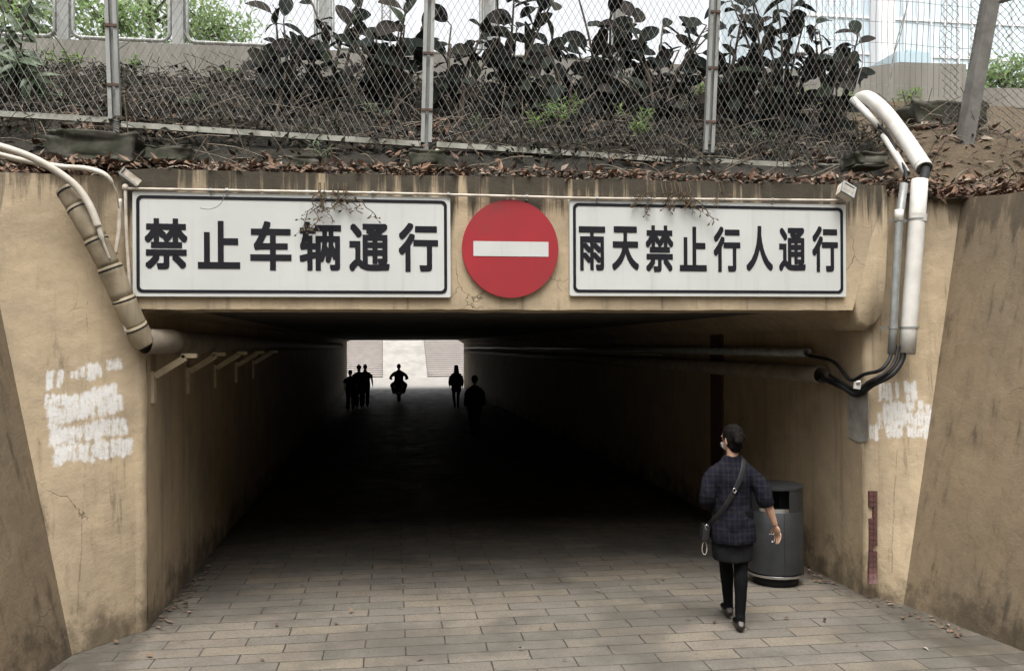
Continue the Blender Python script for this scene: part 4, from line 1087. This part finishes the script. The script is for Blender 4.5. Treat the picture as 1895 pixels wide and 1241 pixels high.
# ------------------------------------------------------------------ people, bin, scooter
def fuse(mb, name, m, parent, voxel=.01, smooth=3, fold=0., fsc=9):
    me = mb.mesh('tmp'); o = bpy.data.objects.new('tmp', me); COL.objects.link(o)
    r = o.modifiers.new('r', 'REMESH'); r.mode = 'VOXEL'; r.voxel_size = voxel
    q = o.modifiers.new('s', 'SMOOTH'); q.iterations = smooth; q.factor = .5
    bpy.context.view_layer.update(); dg = bpy.context.evaluated_depsgraph_get()
    out = bpy.data.meshes.new_from_object(o.evaluated_get(dg))
    bpy.data.objects.remove(o); bpy.data.meshes.remove(me)
    if fold:
        nn = [v.normal.copy() for v in out.vertices]
        for v, n_ in zip(out.vertices, nn):
            p = v.co; v.co = p + n_*(fold*nz((p.x*1.0+p.z*.45, p.y, p.z*.7-p.x*.5), fsc, 3))
    out.polygons.foreach_set('use_smooth', [True]*len(out.polygons)); out.name = name
    return local(link(name, out, m, parent))

M['skin'] = mk('skin', (.38, .23, .16), (.34, .2, .135), 20, .5, 0, .35, bump=.05)
M['skinpale'] = mk('nail', (.55, .34, .27), None, 20, .35)
M['hair'] = mk('black_hair', (.0045, .004, .004), (.009, .0075, .0065), 60, .75, 0, .06, bump=.4, bsc=90, streak=True)
def cloth(name, a, b=None, plaid=None):
    k = N(name); b = b or tuple(x*.7 for x in a)
    c = k.mix(k.sstep(k.noise(6, 5), .35, .65), a, b)
    if plaid:
        x, y, z = k.xyz()
        for ax, per, wd, col, amt in ((x, .085, .22, plaid[0], .55), (z, .085, .22, plaid[0], .55), (x, .085, .05, plaid[1], .5), (z, .085, .05, plaid[1], .5)):
            f = k.math('FRACT', k.math('ADD', k.math('DIVIDE', ax, per), .13 if wd < .1 else .55))
            d = k.math('ABSOLUTE', k.math('SUBTRACT', f, .5)); c = k.mix(k.sstep(d, wd/2+.03, wd/2-.02, 0, amt), c, col)
    k.bump(k.noise(240, 2), .15, .002); return k.out(c, .9, 0, .06)

def person(loc, yaw, H, label, P=None, top=None, bot=None, hairstyle='short', vox=.014, style='trousers', sleeves='short', group=None, fem=False, headturn=0., shoes=None, details=False, skin=None, noLowArm=False):
    """Figure facing +Y in its own coordinates, built for H = 1.6 and scaled"""
    k = H/1.6
    t = thing('person', loc, label, 'person', group); t.rotation_euler = (0, 0, yaw); t.scale = (k, k, k)
    J = dict(pel=(0,0,.86), hip=(.085,0,.83), sh=(.165,-.005,1.285),
             kneeR=(.09,.03,.46), ankR=(.09,0,.085), toeR=(.10,.15,.03), kneeL=(-.09,.03,.46), ankL=(-.09,0,.085), toeL=(-.10,.15,.03),
             elbR=(.225,-.01,1.03), wrR=(.235,.05,.82), hdR=(.235,.08,.68), elbL=(-.225,-.01,1.03), wrL=(-.235,.05,.82), hdL=(-.235,.08,.68), lean=(0,0,0), thumbR=None, thumbL=None)
    if P: J.update(P)
    J = {a: (Vector(b) if b is not None else None) for a, b in J.items()}
    ln = J['lean']; skm = skin or M['skin']
    def up(p, w_=1.): return Vector(p) + ln*w_
    def tl_(z): return max(0, min(1, (z-.86)/.45))
    shw = .155 if fem else .175
    shR = up((shw,-.005,1.285)); shL = up((-shw,-.005,1.285))
    b = MB(); ex = (1,0,0)
    prof = [(.76,.07,.08),(.80,.135,.10),(.86,.165,.112),(.93,.15,.102),(1.01,.125,.09),(1.10,.135,.098),(1.19,.15,.105),(1.25,.14,.085),(1.30,.095,.062),(1.35,.055,.052)]
    if not fem: prof = [(z, a*(1.0 if z < .95 else 1.1), c*1.05) for z, a, c in prof]
    dz = J['pel'].z-.86; dy = J['pel'].y
    def pz_(z): return V(0, dy, z+dz) + ln*tl_(z)
    b.tube([pz_(z) for z, a, c in prof], [(a, c) for z, a, c in prof], 20, ref=ex)
    up_ = V(0, dy, dz) + ln; hd_ = V(0, dy, dz) + ln*1.15
    shR = V(shw,-.005,1.275)+up_; shL = V(-shw,-.005,1.275)+up_
    b.tube([V(0,-.012,1.29)+up_, V(0,-.005,1.37)+up_, V(0,.008,1.43)+hd_], [.062,.05,.052], 14)
    # head
    hc = V(0, .01, 1.385) + hd_; Rz = Matrix.Rotation(headturn, 3, 'Z')
    hp = [(-.005,.04,.022,.025),(.015,.034,.04,.05),(.05,.02,.056,.075),(.095,.008,.066,.09),(.135,.002,.071,.096),(.17,-.002,.066,.09),(.198,-.004,.05,.068),(.213,-.004,.026,.036)]
    hm = MB(); hm.tube([(0, y, z) for z, y, a, c in hp], [(a, c) for z, y, a, c in hp], 20, ref=ex)
    hm.ell((0,.098,.078), (.012,.018,.02)); hm.ell((0,.092,.1), (.008,.012,.025)); hm.ell((0,.084,.035), (.022,.012,.01)); hm.ell((0,.09,.122), (.05,.012,.01))
    for sx in (-1, 1): hm.ell((sx*.072,-.008,.09), (.01,.02,.032))
    b.add([hc + Rz @ Vector(p) for p in hm.v], hm.f)
    # arms and hands
    for S_, sh, sx in (('R', shR, 1), ('L', shL, -1)):
        e, w_, h = J['elb'+S_], J['wr'+S_], J['hd'+S_]
        b.tube(smooth_path([sh + V(-sx*.045,0,-.04), sh.lerp(e,.35), e, e.lerp(w_,.3), w_], 4), [.045]*3+[.045]*2+[.043]*3+[.036]*2+[.039]*2+[.036]*2+[.03,.027,.024], 12)
        d = (h-w_).normalized(); th = J['thumb'+S_]
        pn = Vector((sx, 0, 0)) if th is None else None
        tdir = Vector((0, 1, 0)) if th is None else th.normalized()
        tdir = (tdir - d*tdir.dot(d)).normalized(); nn_ = d.cross(tdir)          # palm plane: d, tdir
        if nn_.dot(Vector((sx, 0, 0))) > 0: nn_ = -nn_                            # nn_ towards the palm (body side)
        c = w_+d*.045; o0 = len(b.v); pm = MB(); pm.ell((0,0,0), (.05,.040,.016), 14, 8)
        b.add([c + d*p[0] + tdir*p[1] + nn_*p[2] for p in pm.v], pm.f)
        for f_, (off, L, r) in enumerate(((.033,.066,.008), (.011,.077,.0083), (-.012,.071,.008), (-.034,.054,.007))):
            r0_ = w_+d*.072+tdir*off; s1 = r0_+d*L*.45+nn_*(.004+.004*f_)+tdir*off*.12; s2 = s1+d*L*.32+nn_*(.014+.003*f_); s3 = s2+d*L*.2+nn_*.016
            b.tube([r0_, s1, s2, s3], [r*1.05, r, r*.9, r*.7], 8)
        q = w_+d*.02+tdir*.026; b.tube([q, q+d*.03+tdir*.022+nn_*.008, q+d*.058+tdir*.03+nn_*.02], [.011,.0095,.007], 8)
    # legs and feet
    for S_, sx in (('R', 1), ('L', -1)):
        hp_ = V(sx*.085, dy, .84+dz); kn, an, to = J['knee'+S_], J['ank'+S_], J['toe'+S_]
        fw = (to-an); fw.z = 0; fw = fw.normalized() if fw.length > 1e-4 else Vector((0,1,0))
        calf = kn.lerp(an, .3) - fw*.012
        b.tube(smooth_path([hp_, hp_.lerp(kn,.5), kn, calf, an], 4), [.088]*2+[.084,.08,.074,.068,.062,.057,.054,.053,.054,.055,.052,.046,.042,.039,.037], 14)
        b.tube([an+V(0,0,-.0)-fw*.03, an.lerp(to,.4)+V(0,0,-.01), to, to+fw*.05-V(0,0,.002)], [(.034,.035),(.036,.03),(.04,.02),(.03,.014)], 12, ref=(1,0,0))
    body = fuse(b, 'body', skm, t, vox*(.42 if details else 1), 2)
    # clothes
    c = MB()
    if style == 'tunic':
        pr = [(.675,.186,.145),(.73,.193,.15),(.82,.188,.15),(.9,.168,.135),(.98,.154,.122),(1.08,.152,.118),(1.18,.168,.124),(1.245,.172,.114),(1.29,.152,.096),(1.325,.10,.078),(1.365,.064,.064)]
    elif style == 'coat':
        pr = [(.62,.185,.14),(.75,.19,.15),(.9,.175,.135),(1.02,.155,.115),(1.12,.165,.12),(1.22,.18,.12),(1.28,.165,.10),(1.32,.11,.075),(1.35,.062,.06)]
    else:
        w0 = 1. if fem else 1.08
        pr = [(.80,.18,.135),(.88,.182*w0,.135),(.98,.165*w0,.125),(1.1,.165*w0,.125),(1.2,.178*w0,.125),(1.27,.172*w0,.105),(1.315,.115,.08),(1.35,.064,.062)]
    c.tube([pz_(z) for z, a, q in pr], [(a, q) for z, a, q in pr], 28, ref=ex)
    for S_, sh, sx in (('R', shR, 1), ('L', shL, -1)):
        e, w_ = J['elb'+S_], J['wr'+S_]
        if sleeves == 'long': pts = smooth_path([sh+V(-sx*.055,0,-.035), sh.lerp(e,.5), e, w_], 4); rr = [.068]*3+[.063]*4+[.058]*3+[.05,.045,.042]
        elif sleeves == 'elbow': pts = smooth_path([sh+V(-sx*.06,0,-.022), sh.lerp(e,.5), e] + ([e.lerp(w_,.2)] if sx > 0 else [e.lerp(w_,.5), w_]), 4); rr = [.070]*2+[.074]*5+[.073,.071,.069,.067,.064,.062]+[.06]*8
        else: pts = smooth_path([sh+V(-sx*.055,0,-.035), sh.lerp(e,.4), sh.lerp(e,.75)], 4); rr = [.07]*4+[.068]*5
        c.tube(pts, rr[:len(pts)]+[rr[-1]]*max(0, len(pts)-len(rr)), 16)
    fuse(c, {'tunic': 'tunic', 'coat': 'coat'}.get(style, 'shirt'), top, t, vox*(.6 if details else 1), 3, .016 if details else .006, 7)
    l = MB()
    for S_, sx in (('R', 1), ('L', -1)):
        hp_ = V(sx*.085, dy, .84+dz); kn, an, to = J['knee'+S_], J['ank'+S_], J['toe'+S_]
        fw = (to-an); fw.z = 0; fw = fw.normalized() if fw.length > 1e-4 else Vector((0,1,0)); calf = kn.lerp(an,.3)-fw*.012
        tight = style in ('tunic', 'coat')
        e_ = .005 if tight else .018
        rr = [.088,.088,.084,.08,.074,.068,.062,.057,.054,.053,.054,.055,.052,.046,.042,.039,.037]
        rr = [q+e_+(0 if tight else .012*i/16) for i, q in enumerate(rr)]
        if tight: l.tube([an+V(0,0,.03)-fw*.012, an-fw*.025+V(0,0,-.005), an.lerp(to,.45)+V(0,0,-.002), to+V(0,0,.004), to+fw*.045], [(.036,.036),(.04,.042),(.041,.035),(.043,.024),(.03,.015)], 12, ref=(1,0,0))
        l.tube(smooth_path([hp_, hp_.lerp(kn,.5), kn, calf, an+(V(0,0,.0) if tight else V(0,0,.0))], 4), rr, 14)
    pr = [(.76,.1,.1),(.80,.15,.115),(.86,.175,.122),(.94,.165,.115)]
    l.tube([pz_(z) for z, a, q in pr], [(a, q) for z, a, q in pr], 20, ref=ex)
    fuse(l, 'leggings' if style in ('tunic', 'coat') else 'trousers', bot, t, vox*(.7 if details else 1), 2, .003, 12)
    for S_ in 'RL':
        an, to = J['ank'+S_], J['toe'+S_]; fw = (to-an); dr = fw.normalized(); fz = fw.copy(); fz.z = 0; fz.normalize()
        sdn = dr.cross(Vector((1,0,0))); sdn = -sdn if sdn.z > 0 else sdn
        s_ = MB(); hl = an+sdn*.035
        s_.tube([hl-dr*.052+V(0,0,.012), hl-dr*.035, hl+dr*.04, to+dr*.0, to+dr*.05, to+dr*.068], [(.024,.03),(.036,.046),(.038,.042),(.044,.028),(.038,.022),(.018,.012)], 14, ref=(1,0,0))
        fuse(s_, 'shoe', shoes or M['shoe'], t, vox*.7, 2)
    hh = MB(); hv = MB()
    hpz = [(.035,-.055,.045,.045),(.06,-.035,.066,.07),(.10,-.018,.077,.088),(.14,-.010,.08,.098),(.175,-.008,.075,.096),(.205,-.008,.058,.076),(.224,-.006,.03,.04)]
    if hairstyle == 'bun': hpz = [(.005,-.05,.035,.03),(.03,-.052,.058,.045)] + hpz[1:]
    if hairstyle == 'short': hpz = [(.06,-.05,.05,.05),(.09,-.03,.07,.07),(.13,-.016,.077,.088),(.17,-.008,.074,.095),(.2,-.006,.056,.074),(.22,-.006,.03,.04)]
    hv.tube([(0, y, z) for z, y, a, q in hpz], [(a, q) for z, y, a, q in hpz], 20, ref=ex)
    if hairstyle == 'bun':
        hv.ell((-.03,-.112,.118), (.052,.046,.05)); hv.ell((0,-.135,.135), (.028,.022,.026)); hv.ell((-.058,-.135,.10), (.028,.022,.028)); hv.ell((-.03,-.14,.10), (.03,.02,.02)); hv.ell((-.02,-.13,.155), (.035,.024,.018)); hv.ell((0,-.065,.06), (.058,.045,.045))
    if hairstyle == 'long':
        hv.tube([(0,-.02,.225),(0,-.03,.15),(0,-.055,.06),(0,-.075,-.03),(0,-.085,-.13),(0,-.08,-.17)], [(.03,.03),(.082,.07),(.088,.055),(.098,.045),(.09,.035),(.05,.02)], 18, ref=ex)
    if hairstyle == 'round': hv.ell((0,-.02,.13), (.09,.1,.09))
    hh.add([hc + Rz @ Vector(p) for p in hv.v], hv.f)
    fuse(hh, 'hair', M['hair'], t, vox*.6, 2, .005 if details else .003, 26)
    for sx in (-1, 1):
        e = MB(); e.ell(hc + Rz @ Vector((sx*.031,.086,.098)), (.012,.007,.007), 10, 6); local(e.build('eye', M['eye'], t, True))
    return t, hc, Rz
M['shoe'] = mk('dark_shoe', (.02, .015, .013), (.03, .022, .02), 20, .45, 0, .4)
M['eye'] = mk('dark_eye', (.03, .02, .015), None, 20, .2)
M['tartan'] = cloth('navy_tartan', (.0065, .0065, .012), (.009, .0085, .014), ((.014, .0145, .016), (.03, .028, .025)))
M['skirt'] = cloth('dark_skirt', (.014, .014, .016), (.01, .01, .011))
M['legging'] = cloth('black_legging', (.004, .004, .0045), (.006, .006, .0065))
M['navy'] = cloth('navy_cloth', (.016, .018, .05)); M['dark'] = cloth('dark_cloth', (.02, .02, .022)); M['teal'] = cloth('dark_green_cloth', (.012, .03, .026)); M['plum'] = cloth('dark_plum_cloth', (.03, .016, .03))

wp = at_z(1368, 1168, 0); WYAW = math.radians(-13)
pose = dict(ankR=(.04,-.10,.075), toeR=(.045,.055,.03), kneeR=(.06,-.02,.46), ankL=(.0,.24,.085), toeL=(-.005,.39,.05), kneeL=(-.035,.16,.47),
            elbR=(.268,-.06,1.015), wrR=(.345,-.03,.815), hdR=(.388,-.01,.69), thumbR=(-.6,.8,0),
            elbL=(-.222,-.04,1.02), wrL=(-.13,.20,.96), hdL=(.0,.24,.98))
wo_, whc, wrz = person((wp.x, wp.y+.12, .008), WYAW, 1.6, 'woman in dark tartan tunic with black leggings and hair bun walking into the underpass', pose, M['tartan'], M['legging'], 'bun', .012, 'tunic', 'elbow', fem=True, headturn=math.radians(31), details=True)
sk = MB(); pr = [(.525,.165,.132),(.57,.17,.134),(.7,.18,.138),(.8,.175,.13)]
sk.tube([V(0,.02,z) for z, a, q in pr], [(a, q) for z, a, q in pr], 28, ref=(1,0,0)); fuse(sk, 'skirt', M['skirt'], wo_, .009, 2, .008, 9)
wo_.scale = (wo_.scale[0]*.94, wo_.scale[1], wo_.scale[2])
# face mask edge on her turned cheek
mkm = MB(); vs = []
for j, z in enumerate((.02,.045,.07)):
    for i in range(9):
        a = math.radians(20+140*i/8); rx, ry = (.05,.075,.072)[j]+.004, (.062,.088,.10)[j]+.004
        vs.append(whc + wrz @ Vector((rx*math.cos(a)*.95, .018+ry*math.sin(a), z)))
mkm.add(vs, [(j*9+i, j*9+i+1, (j+1)*9+i+1, (j+1)*9+i) for j in range(2) for i in range(8)])
lp_ = MB()
local(mkm.build('face_mask', mk('pale_mask', (.6, .6, .58), None, 20, .8), wo_, True))
# her bag: strap across the back, pouch at left hip, looped cord
bg_ = thing('shoulder_bag', wo_.location + V(-.25, .03, .62), 'small black crossbody bag at the walking woman\'s left hip', 'bag')
wm = Matrix.Translation(wo_.location) @ Matrix.Rotation(WYAW, 4, 'Z') @ Matrix.Diagonal((.94, 1, 1, 1))
def wl(*p): return wm @ Vector(p)
sp = smooth_path([wl(.075,.08,1.32), wl(.085,-.03,1.338), wl(.065,-.105,1.25), wl(.0,-.148,1.12), wl(-.09,-.152,.98), wl(-.175,-.115,.87), wl(-.235,-.03,.79)], 7)
m = MB(); m.tube(sp, [(.021,.004)]*len(sp), 8, ref=(1,0,-.6)); m.build('strap', M['black'], bg_)
m = MB(); rbox(m, wl(-.232,.0,.75), Matrix.Rotation(.15, 3, 'Y') @ Matrix.Rotation(WYAW, 3, 'Z'), (-.03,-.075,-.07), (.028,.075,.062)); m2 = MB()
bgo = fuse(m, 'pouch', M['black'], bg_, .008, 4); bgo.location = -bg_.location
m = MB(); c = wl(-.245,-.05,.66); m.tube([c+V(.02*math.cos(a)-.0, .004*math.sin(2*a), .052*math.sin(a)-.03) for a in np.linspace(0, 6.28, 22)], .003, 5); m.tube([c+V(0,0,.02), wl(-.238,-.06,.7)], .003, 5); m.build('cord', M['cablew'], bg_, True)
m = MB(); c = wl(-.012,-.158,1.105); m.tube([c+V(.013*math.cos(a), 0, .018*math.sin(a)) for a in np.linspace(0, 6.28, 16)], .004, 6); m.build('buckle', mk('chrome', (.6, .6, .6), None, 5, .2, 1., .5, bump=0), bg_, True)
m = MB(); c = wl(-.225,-.07,.80); m.tube([c+V(.016*math.cos(a), 0, .02*math.sin(a)) for a in np.linspace(0, 6.28, 16)], .004, 6); m.build('buckle', bpy.data.materials['chrome'], bg_, True)

# waste bin
bp = at_z(1440, 1083, 0) + V(.03, .12, 0)
bn = thing('waste_bin', bp, 'dark grey oval steel waste bin with open hood against the right tunnel wall', 'bin')
M['bin'] = mk('bin_steel', (.05, .052, .054), (.036, .038, .04), 4, .36, .55, .4, bump=.05, bsc=30, dirt=(.08, .07, .06), dirt_amt=.4)
CH = bpy.data.materials['chrome']; rb_ = .255
m = MB(); m.lathe(bp, [(0,0),(rb_-.05,0),(rb_-.05,.085),(0,.086)], 36); m.build('foot', M['black'], bn, True)
m = MB(); m.lathe(bp, [(0,.09),(rb_+.004,.09),(rb_+.008,.096),(rb_+.008,.112),(rb_+.002,.116),(0,.117)], 48); shade_auto(m.build('base_ring', CH, bn))
am = math.atan2(CAM.y-bp.y, CAM.x-bp.x)
m = MB(); gap = .006
for a0, a1 in ((am+.32+gap, am+.32+math.pi*1.0-gap), (am+.32+math.pi+gap, am+.32+2*math.pi-gap)):
    m.lathe(bp, [(rb_-.02,.12),(rb_,.125),(rb_,.70),(rb_-.004,.705),(rb_-.02,.705)], 30, a0, a1)
m.lathe(bp, [(0,.121),(rb_-.012,.121),(rb_-.012,.69),(0,.691)], 40); shade_auto(m.build('body', M['bin'], bn))
m = MB(); m.lathe(bp, [(rb_-.03,.706),(rb_-.004,.706),(rb_-.004,.735),(rb_-.012,.74),(rb_-.03,.735)], 44); shade_auto(m.build('rim', CH, bn))
m = MB(); m.lathe(bp, [(0,.70),(rb_-.035,.70),(rb_-.035,.715),(0,.71)], 30); m.build('inner_tray', M['black'], bn)
m = MB(); m.lathe(bp, [(rb_,.706),(rb_,.905),(rb_-.012,.905),(rb_-.012,.706)], 12, am+.52, am+1.35); m.lathe(bp, [(rb_,.706),(rb_,.905),(rb_-.012,.905),(rb_-.012,.706)], 14, am+1.9+.6, am+1.9+1.5)
m.lathe(bp, [(rb_,.706),(rb_,.905),(rb_-.012,.905),(rb_-.012,.706)], 10, am-.98, am-.62)
k0 = len(m.v); m.lathe(bp, [(0,.90),(rb_-.01,.90),(rb_+.006,.907),(rb_+.006,.928),(rb_-.02,.938),(0,.942)], 44)
shade_auto(m.build('hood', M['bin'], bn))
m = MB(); m.box((bp.x+.0, bp.y-.10, .712), (bp.x+.15, bp.y+.06, .90)); m.build('inner_box', M['black'], bn)
# small pale print on the door (too small to read)
m = MB()
for r_, (z, n_) in enumerate(((.515, 5), (.502, 8))):
    for i in range(n_):
        a = am+.12-.045*i-.02*r_; m.lathe(bp, [(rb_+.0015, z), (rb_+.0015, z+.007)], 2, a, a+.026)
m.lathe(bp, [(rb_+.0015,.43),(rb_+.0015,.445)], 3, am-.13, am-.08); m.build('print', M['signw'], bn)

# people far down the tunnel
def far(px, Yd, H): 
    u = (px-CX)/F_PX; p = CAM + (FWD+RGT*u)*Yd; return V(p.x, p.y, .006)
G = 'people far down the tunnel'
walk1 = dict(ankR=(.09,.16,.085), toeR=(.1,.3,.03), kneeR=(.09,.14,.46), ankL=(-.08,-.2,.10), toeL=(-.085,-.06,.03), kneeL=(-.085,.0,.46))
person(far(664, 32.5, 1), math.radians(3), 1.58, 'shorter-haired walker of the pair at the far left, silhouetted with elbows out', dict(walk1, elbR=(.26,0,1.05), wrR=(.24,.1,.86), hdR=(.2,.16,.76)), M['dark'], M['dark'], 'round', .016, sleeves='short', group=G)
person(far(675.5, 33.3, 1), 0, 1.58, 'walker nearest the scooter in the far left pair, right arm hanging free', dict(walk1, ankR=(.08,-.15,.1), toeR=(.085,0,.03), kneeR=(.085,.02,.46), ankL=(-.08,.18,.085), toeL=(-.085,.32,.03), kneeL=(-.085,.15,.46), elbR=(.25,-.03,1.04), wrR=(.28,.0,.83), hdR=(.285,.03,.7)), M['teal'], M['dark'], 'short', .016, group=G)
person(far(648, 31, 1), math.radians(-4), 1.44, 'shortest dark figure at the far left, half hidden against the tunnel wall', dict(walk1), M['navy'], M['dark'], 'short', .016, group=G)
person(far(844, 32.4, 1), math.radians(2), 1.56, 'woman with long hair silhouetted at the far right end of the tunnel', dict(ankR=(.07,.08,.085), toeR=(.08,.22,.03), kneeR=(.08,.08,.46), ankL=(-.06,-.05,.085), toeL=(-.065,.1,.03), elbL=(-.235,.02,1.02), wrL=(-.24,.05,.83), hdL=(-.245,.06,.7)), M['plum'], M['legging'], 'long', .016, 'coat', 'long', fem=True, group=G)
person(far(878, 22, 1), math.radians(5), 1.52, 'dark figure with round hair near the right tunnel wall, almost lost in shadow', dict(walk1), M['dark'], M['dark'], 'round', .016, sleeves='long', group=G)

# scooter and rider
sp0 = far(738, 36.2, 1)
sc = thing('scooter', sp0, 'electric scooter ridden away toward the bright far mouth', 'scooter')
X, Y0 = sp0.x, sp0.y; z0 = sp0.z
for yy, nm in ((Y0-.12, 'rear'), (Y0+1.02, 'front')):
    w_ = MB(); w_.tube([(X+ .17*0, yy+.165*math.cos(a), z0+.235+.165*math.sin(a)) for a in np.linspace(0, 2*math.pi, 25)], .07, 8, cap=False, ref=(1,0,0)); wo2 = w_.build('wheel', M['black'], sc, True)
    w_ = MB(); w_.tube([(X-.03, yy, z0+.215), (X+.03, yy, z0+.215)], .11, 16); w_.build('rim', M['metal'], wo2)
m = MB(); m.tube([(X,Y0-.28,z0+.56),(X,Y0-.05,z0+.6),(X,Y0+.35,z0+.55),(X,Y0+.42,z0+.38)], [(.13,.08),(.19,.15),(.17,.13),(.13,.06)], 16, ref=(1,0,0)); m.tube([(X,Y0-.15,z0+.5),(X,Y0+.0,z0+.36)], [(.18,.12),(.15,.12)], 14, ref=(1,0,0))
m.box((X-.13,Y0+.3,z0+.27),(X+.13,Y0+.8,z0+.33)); m.tube([(X,Y0+.8,z0+.3),(X,Y0+.88,z0+.65),(X,Y0+.82,z0+.98)], [(.16,.04),(.17,.05),(.1,.04)], 14, ref=(1,0,0))
m.tube([(X,Y0-.12,z0+.215),(X,Y0+.25,z0+.3)], .04, 8); m.tube([(X,Y0+1.02,z0+.215),(X,Y0+.85,z0+.7)], .035, 8)
shade_auto(m.build('body', mk('dark_scooter', (.02,.02,.035), None, 3, .3), sc), 60)
m = MB(); m.tube([(X,Y0-.22,z0+.68),(X,Y0+.1,z0+.72),(X,Y0+.38,z0+.68)], [(.1,.035),(.14,.05),(.1,.035)], 14, ref=(1,0,0)); m.build('seat', M['black'], sc, True)
m = MB(); m.tube([(X-.33,Y0+.66,z0+1.0),(X-.2,Y0+.76,z0+1.03),(X,Y0+.82,z0+.98),(X+.2,Y0+.76,z0+1.03),(X+.33,Y0+.66,z0+1.0)], .016, 8); m.build('handlebar', M['black'], sc, True)
m = MB(); m.box((X-.05,Y0-.32,z0+.5),(X+.05,Y0-.29,z0+.55)); m.build('tail_lamp', mk('red_lens', (.25,.01,.01), None, 5, .2), sc)
m = MB(); m.box((X-.07,Y0-.315,z0+.33),(X+.07,Y0-.30,z0+.42)); m.build('plate', M['signw'], sc)
m = MB(); m.tube([(X,Y0-.12+.2*math.cos(a), z0+.215+.23*math.sin(a)) for a in np.linspace(.4, 2.9, 9)], [(.07,.01)]*9, 8, ref=(1,0,0)); m.build('mudguard', M['black'], sc)
rd_, _, _ = person((X, Y0+.1, z0), 0, 1.62, 'rider in a dark navy jacket with white ring on the back, sitting on the scooter', dict(pel=(0,-.02,.80), kneeR=(.27,.36,.66), ankR=(.20,.42,.36), toeR=(.22,.56,.34), kneeL=(-.27,.36,.66), ankL=(-.20,.42,.36), toeL=(-.22,.56,.34),
   elbR=(.33,.05,.96), wrR=(.29,.34,.90), hdR=(.29,.48,.94), elbL=(-.33,.05,.96), wrL=(-.29,.34,.90), hdL=(-.29,.48,.94), lean=(0,.06,-.02), thumbR=(-1,0,0), thumbL=(1,0,0)), M['navy'], M['dark'], 'short', .016, 'shirt', 'long', group=G)
m = MB(); m.tube([(.055*math.cos(a)+.03, -.17, 1.0+.055*math.sin(a)) for a in np.linspace(0, 6.28, 20)], .018, 6, ref=(0,1,0)); local(m.build('back_emblem', M['signw'], rd_, True))
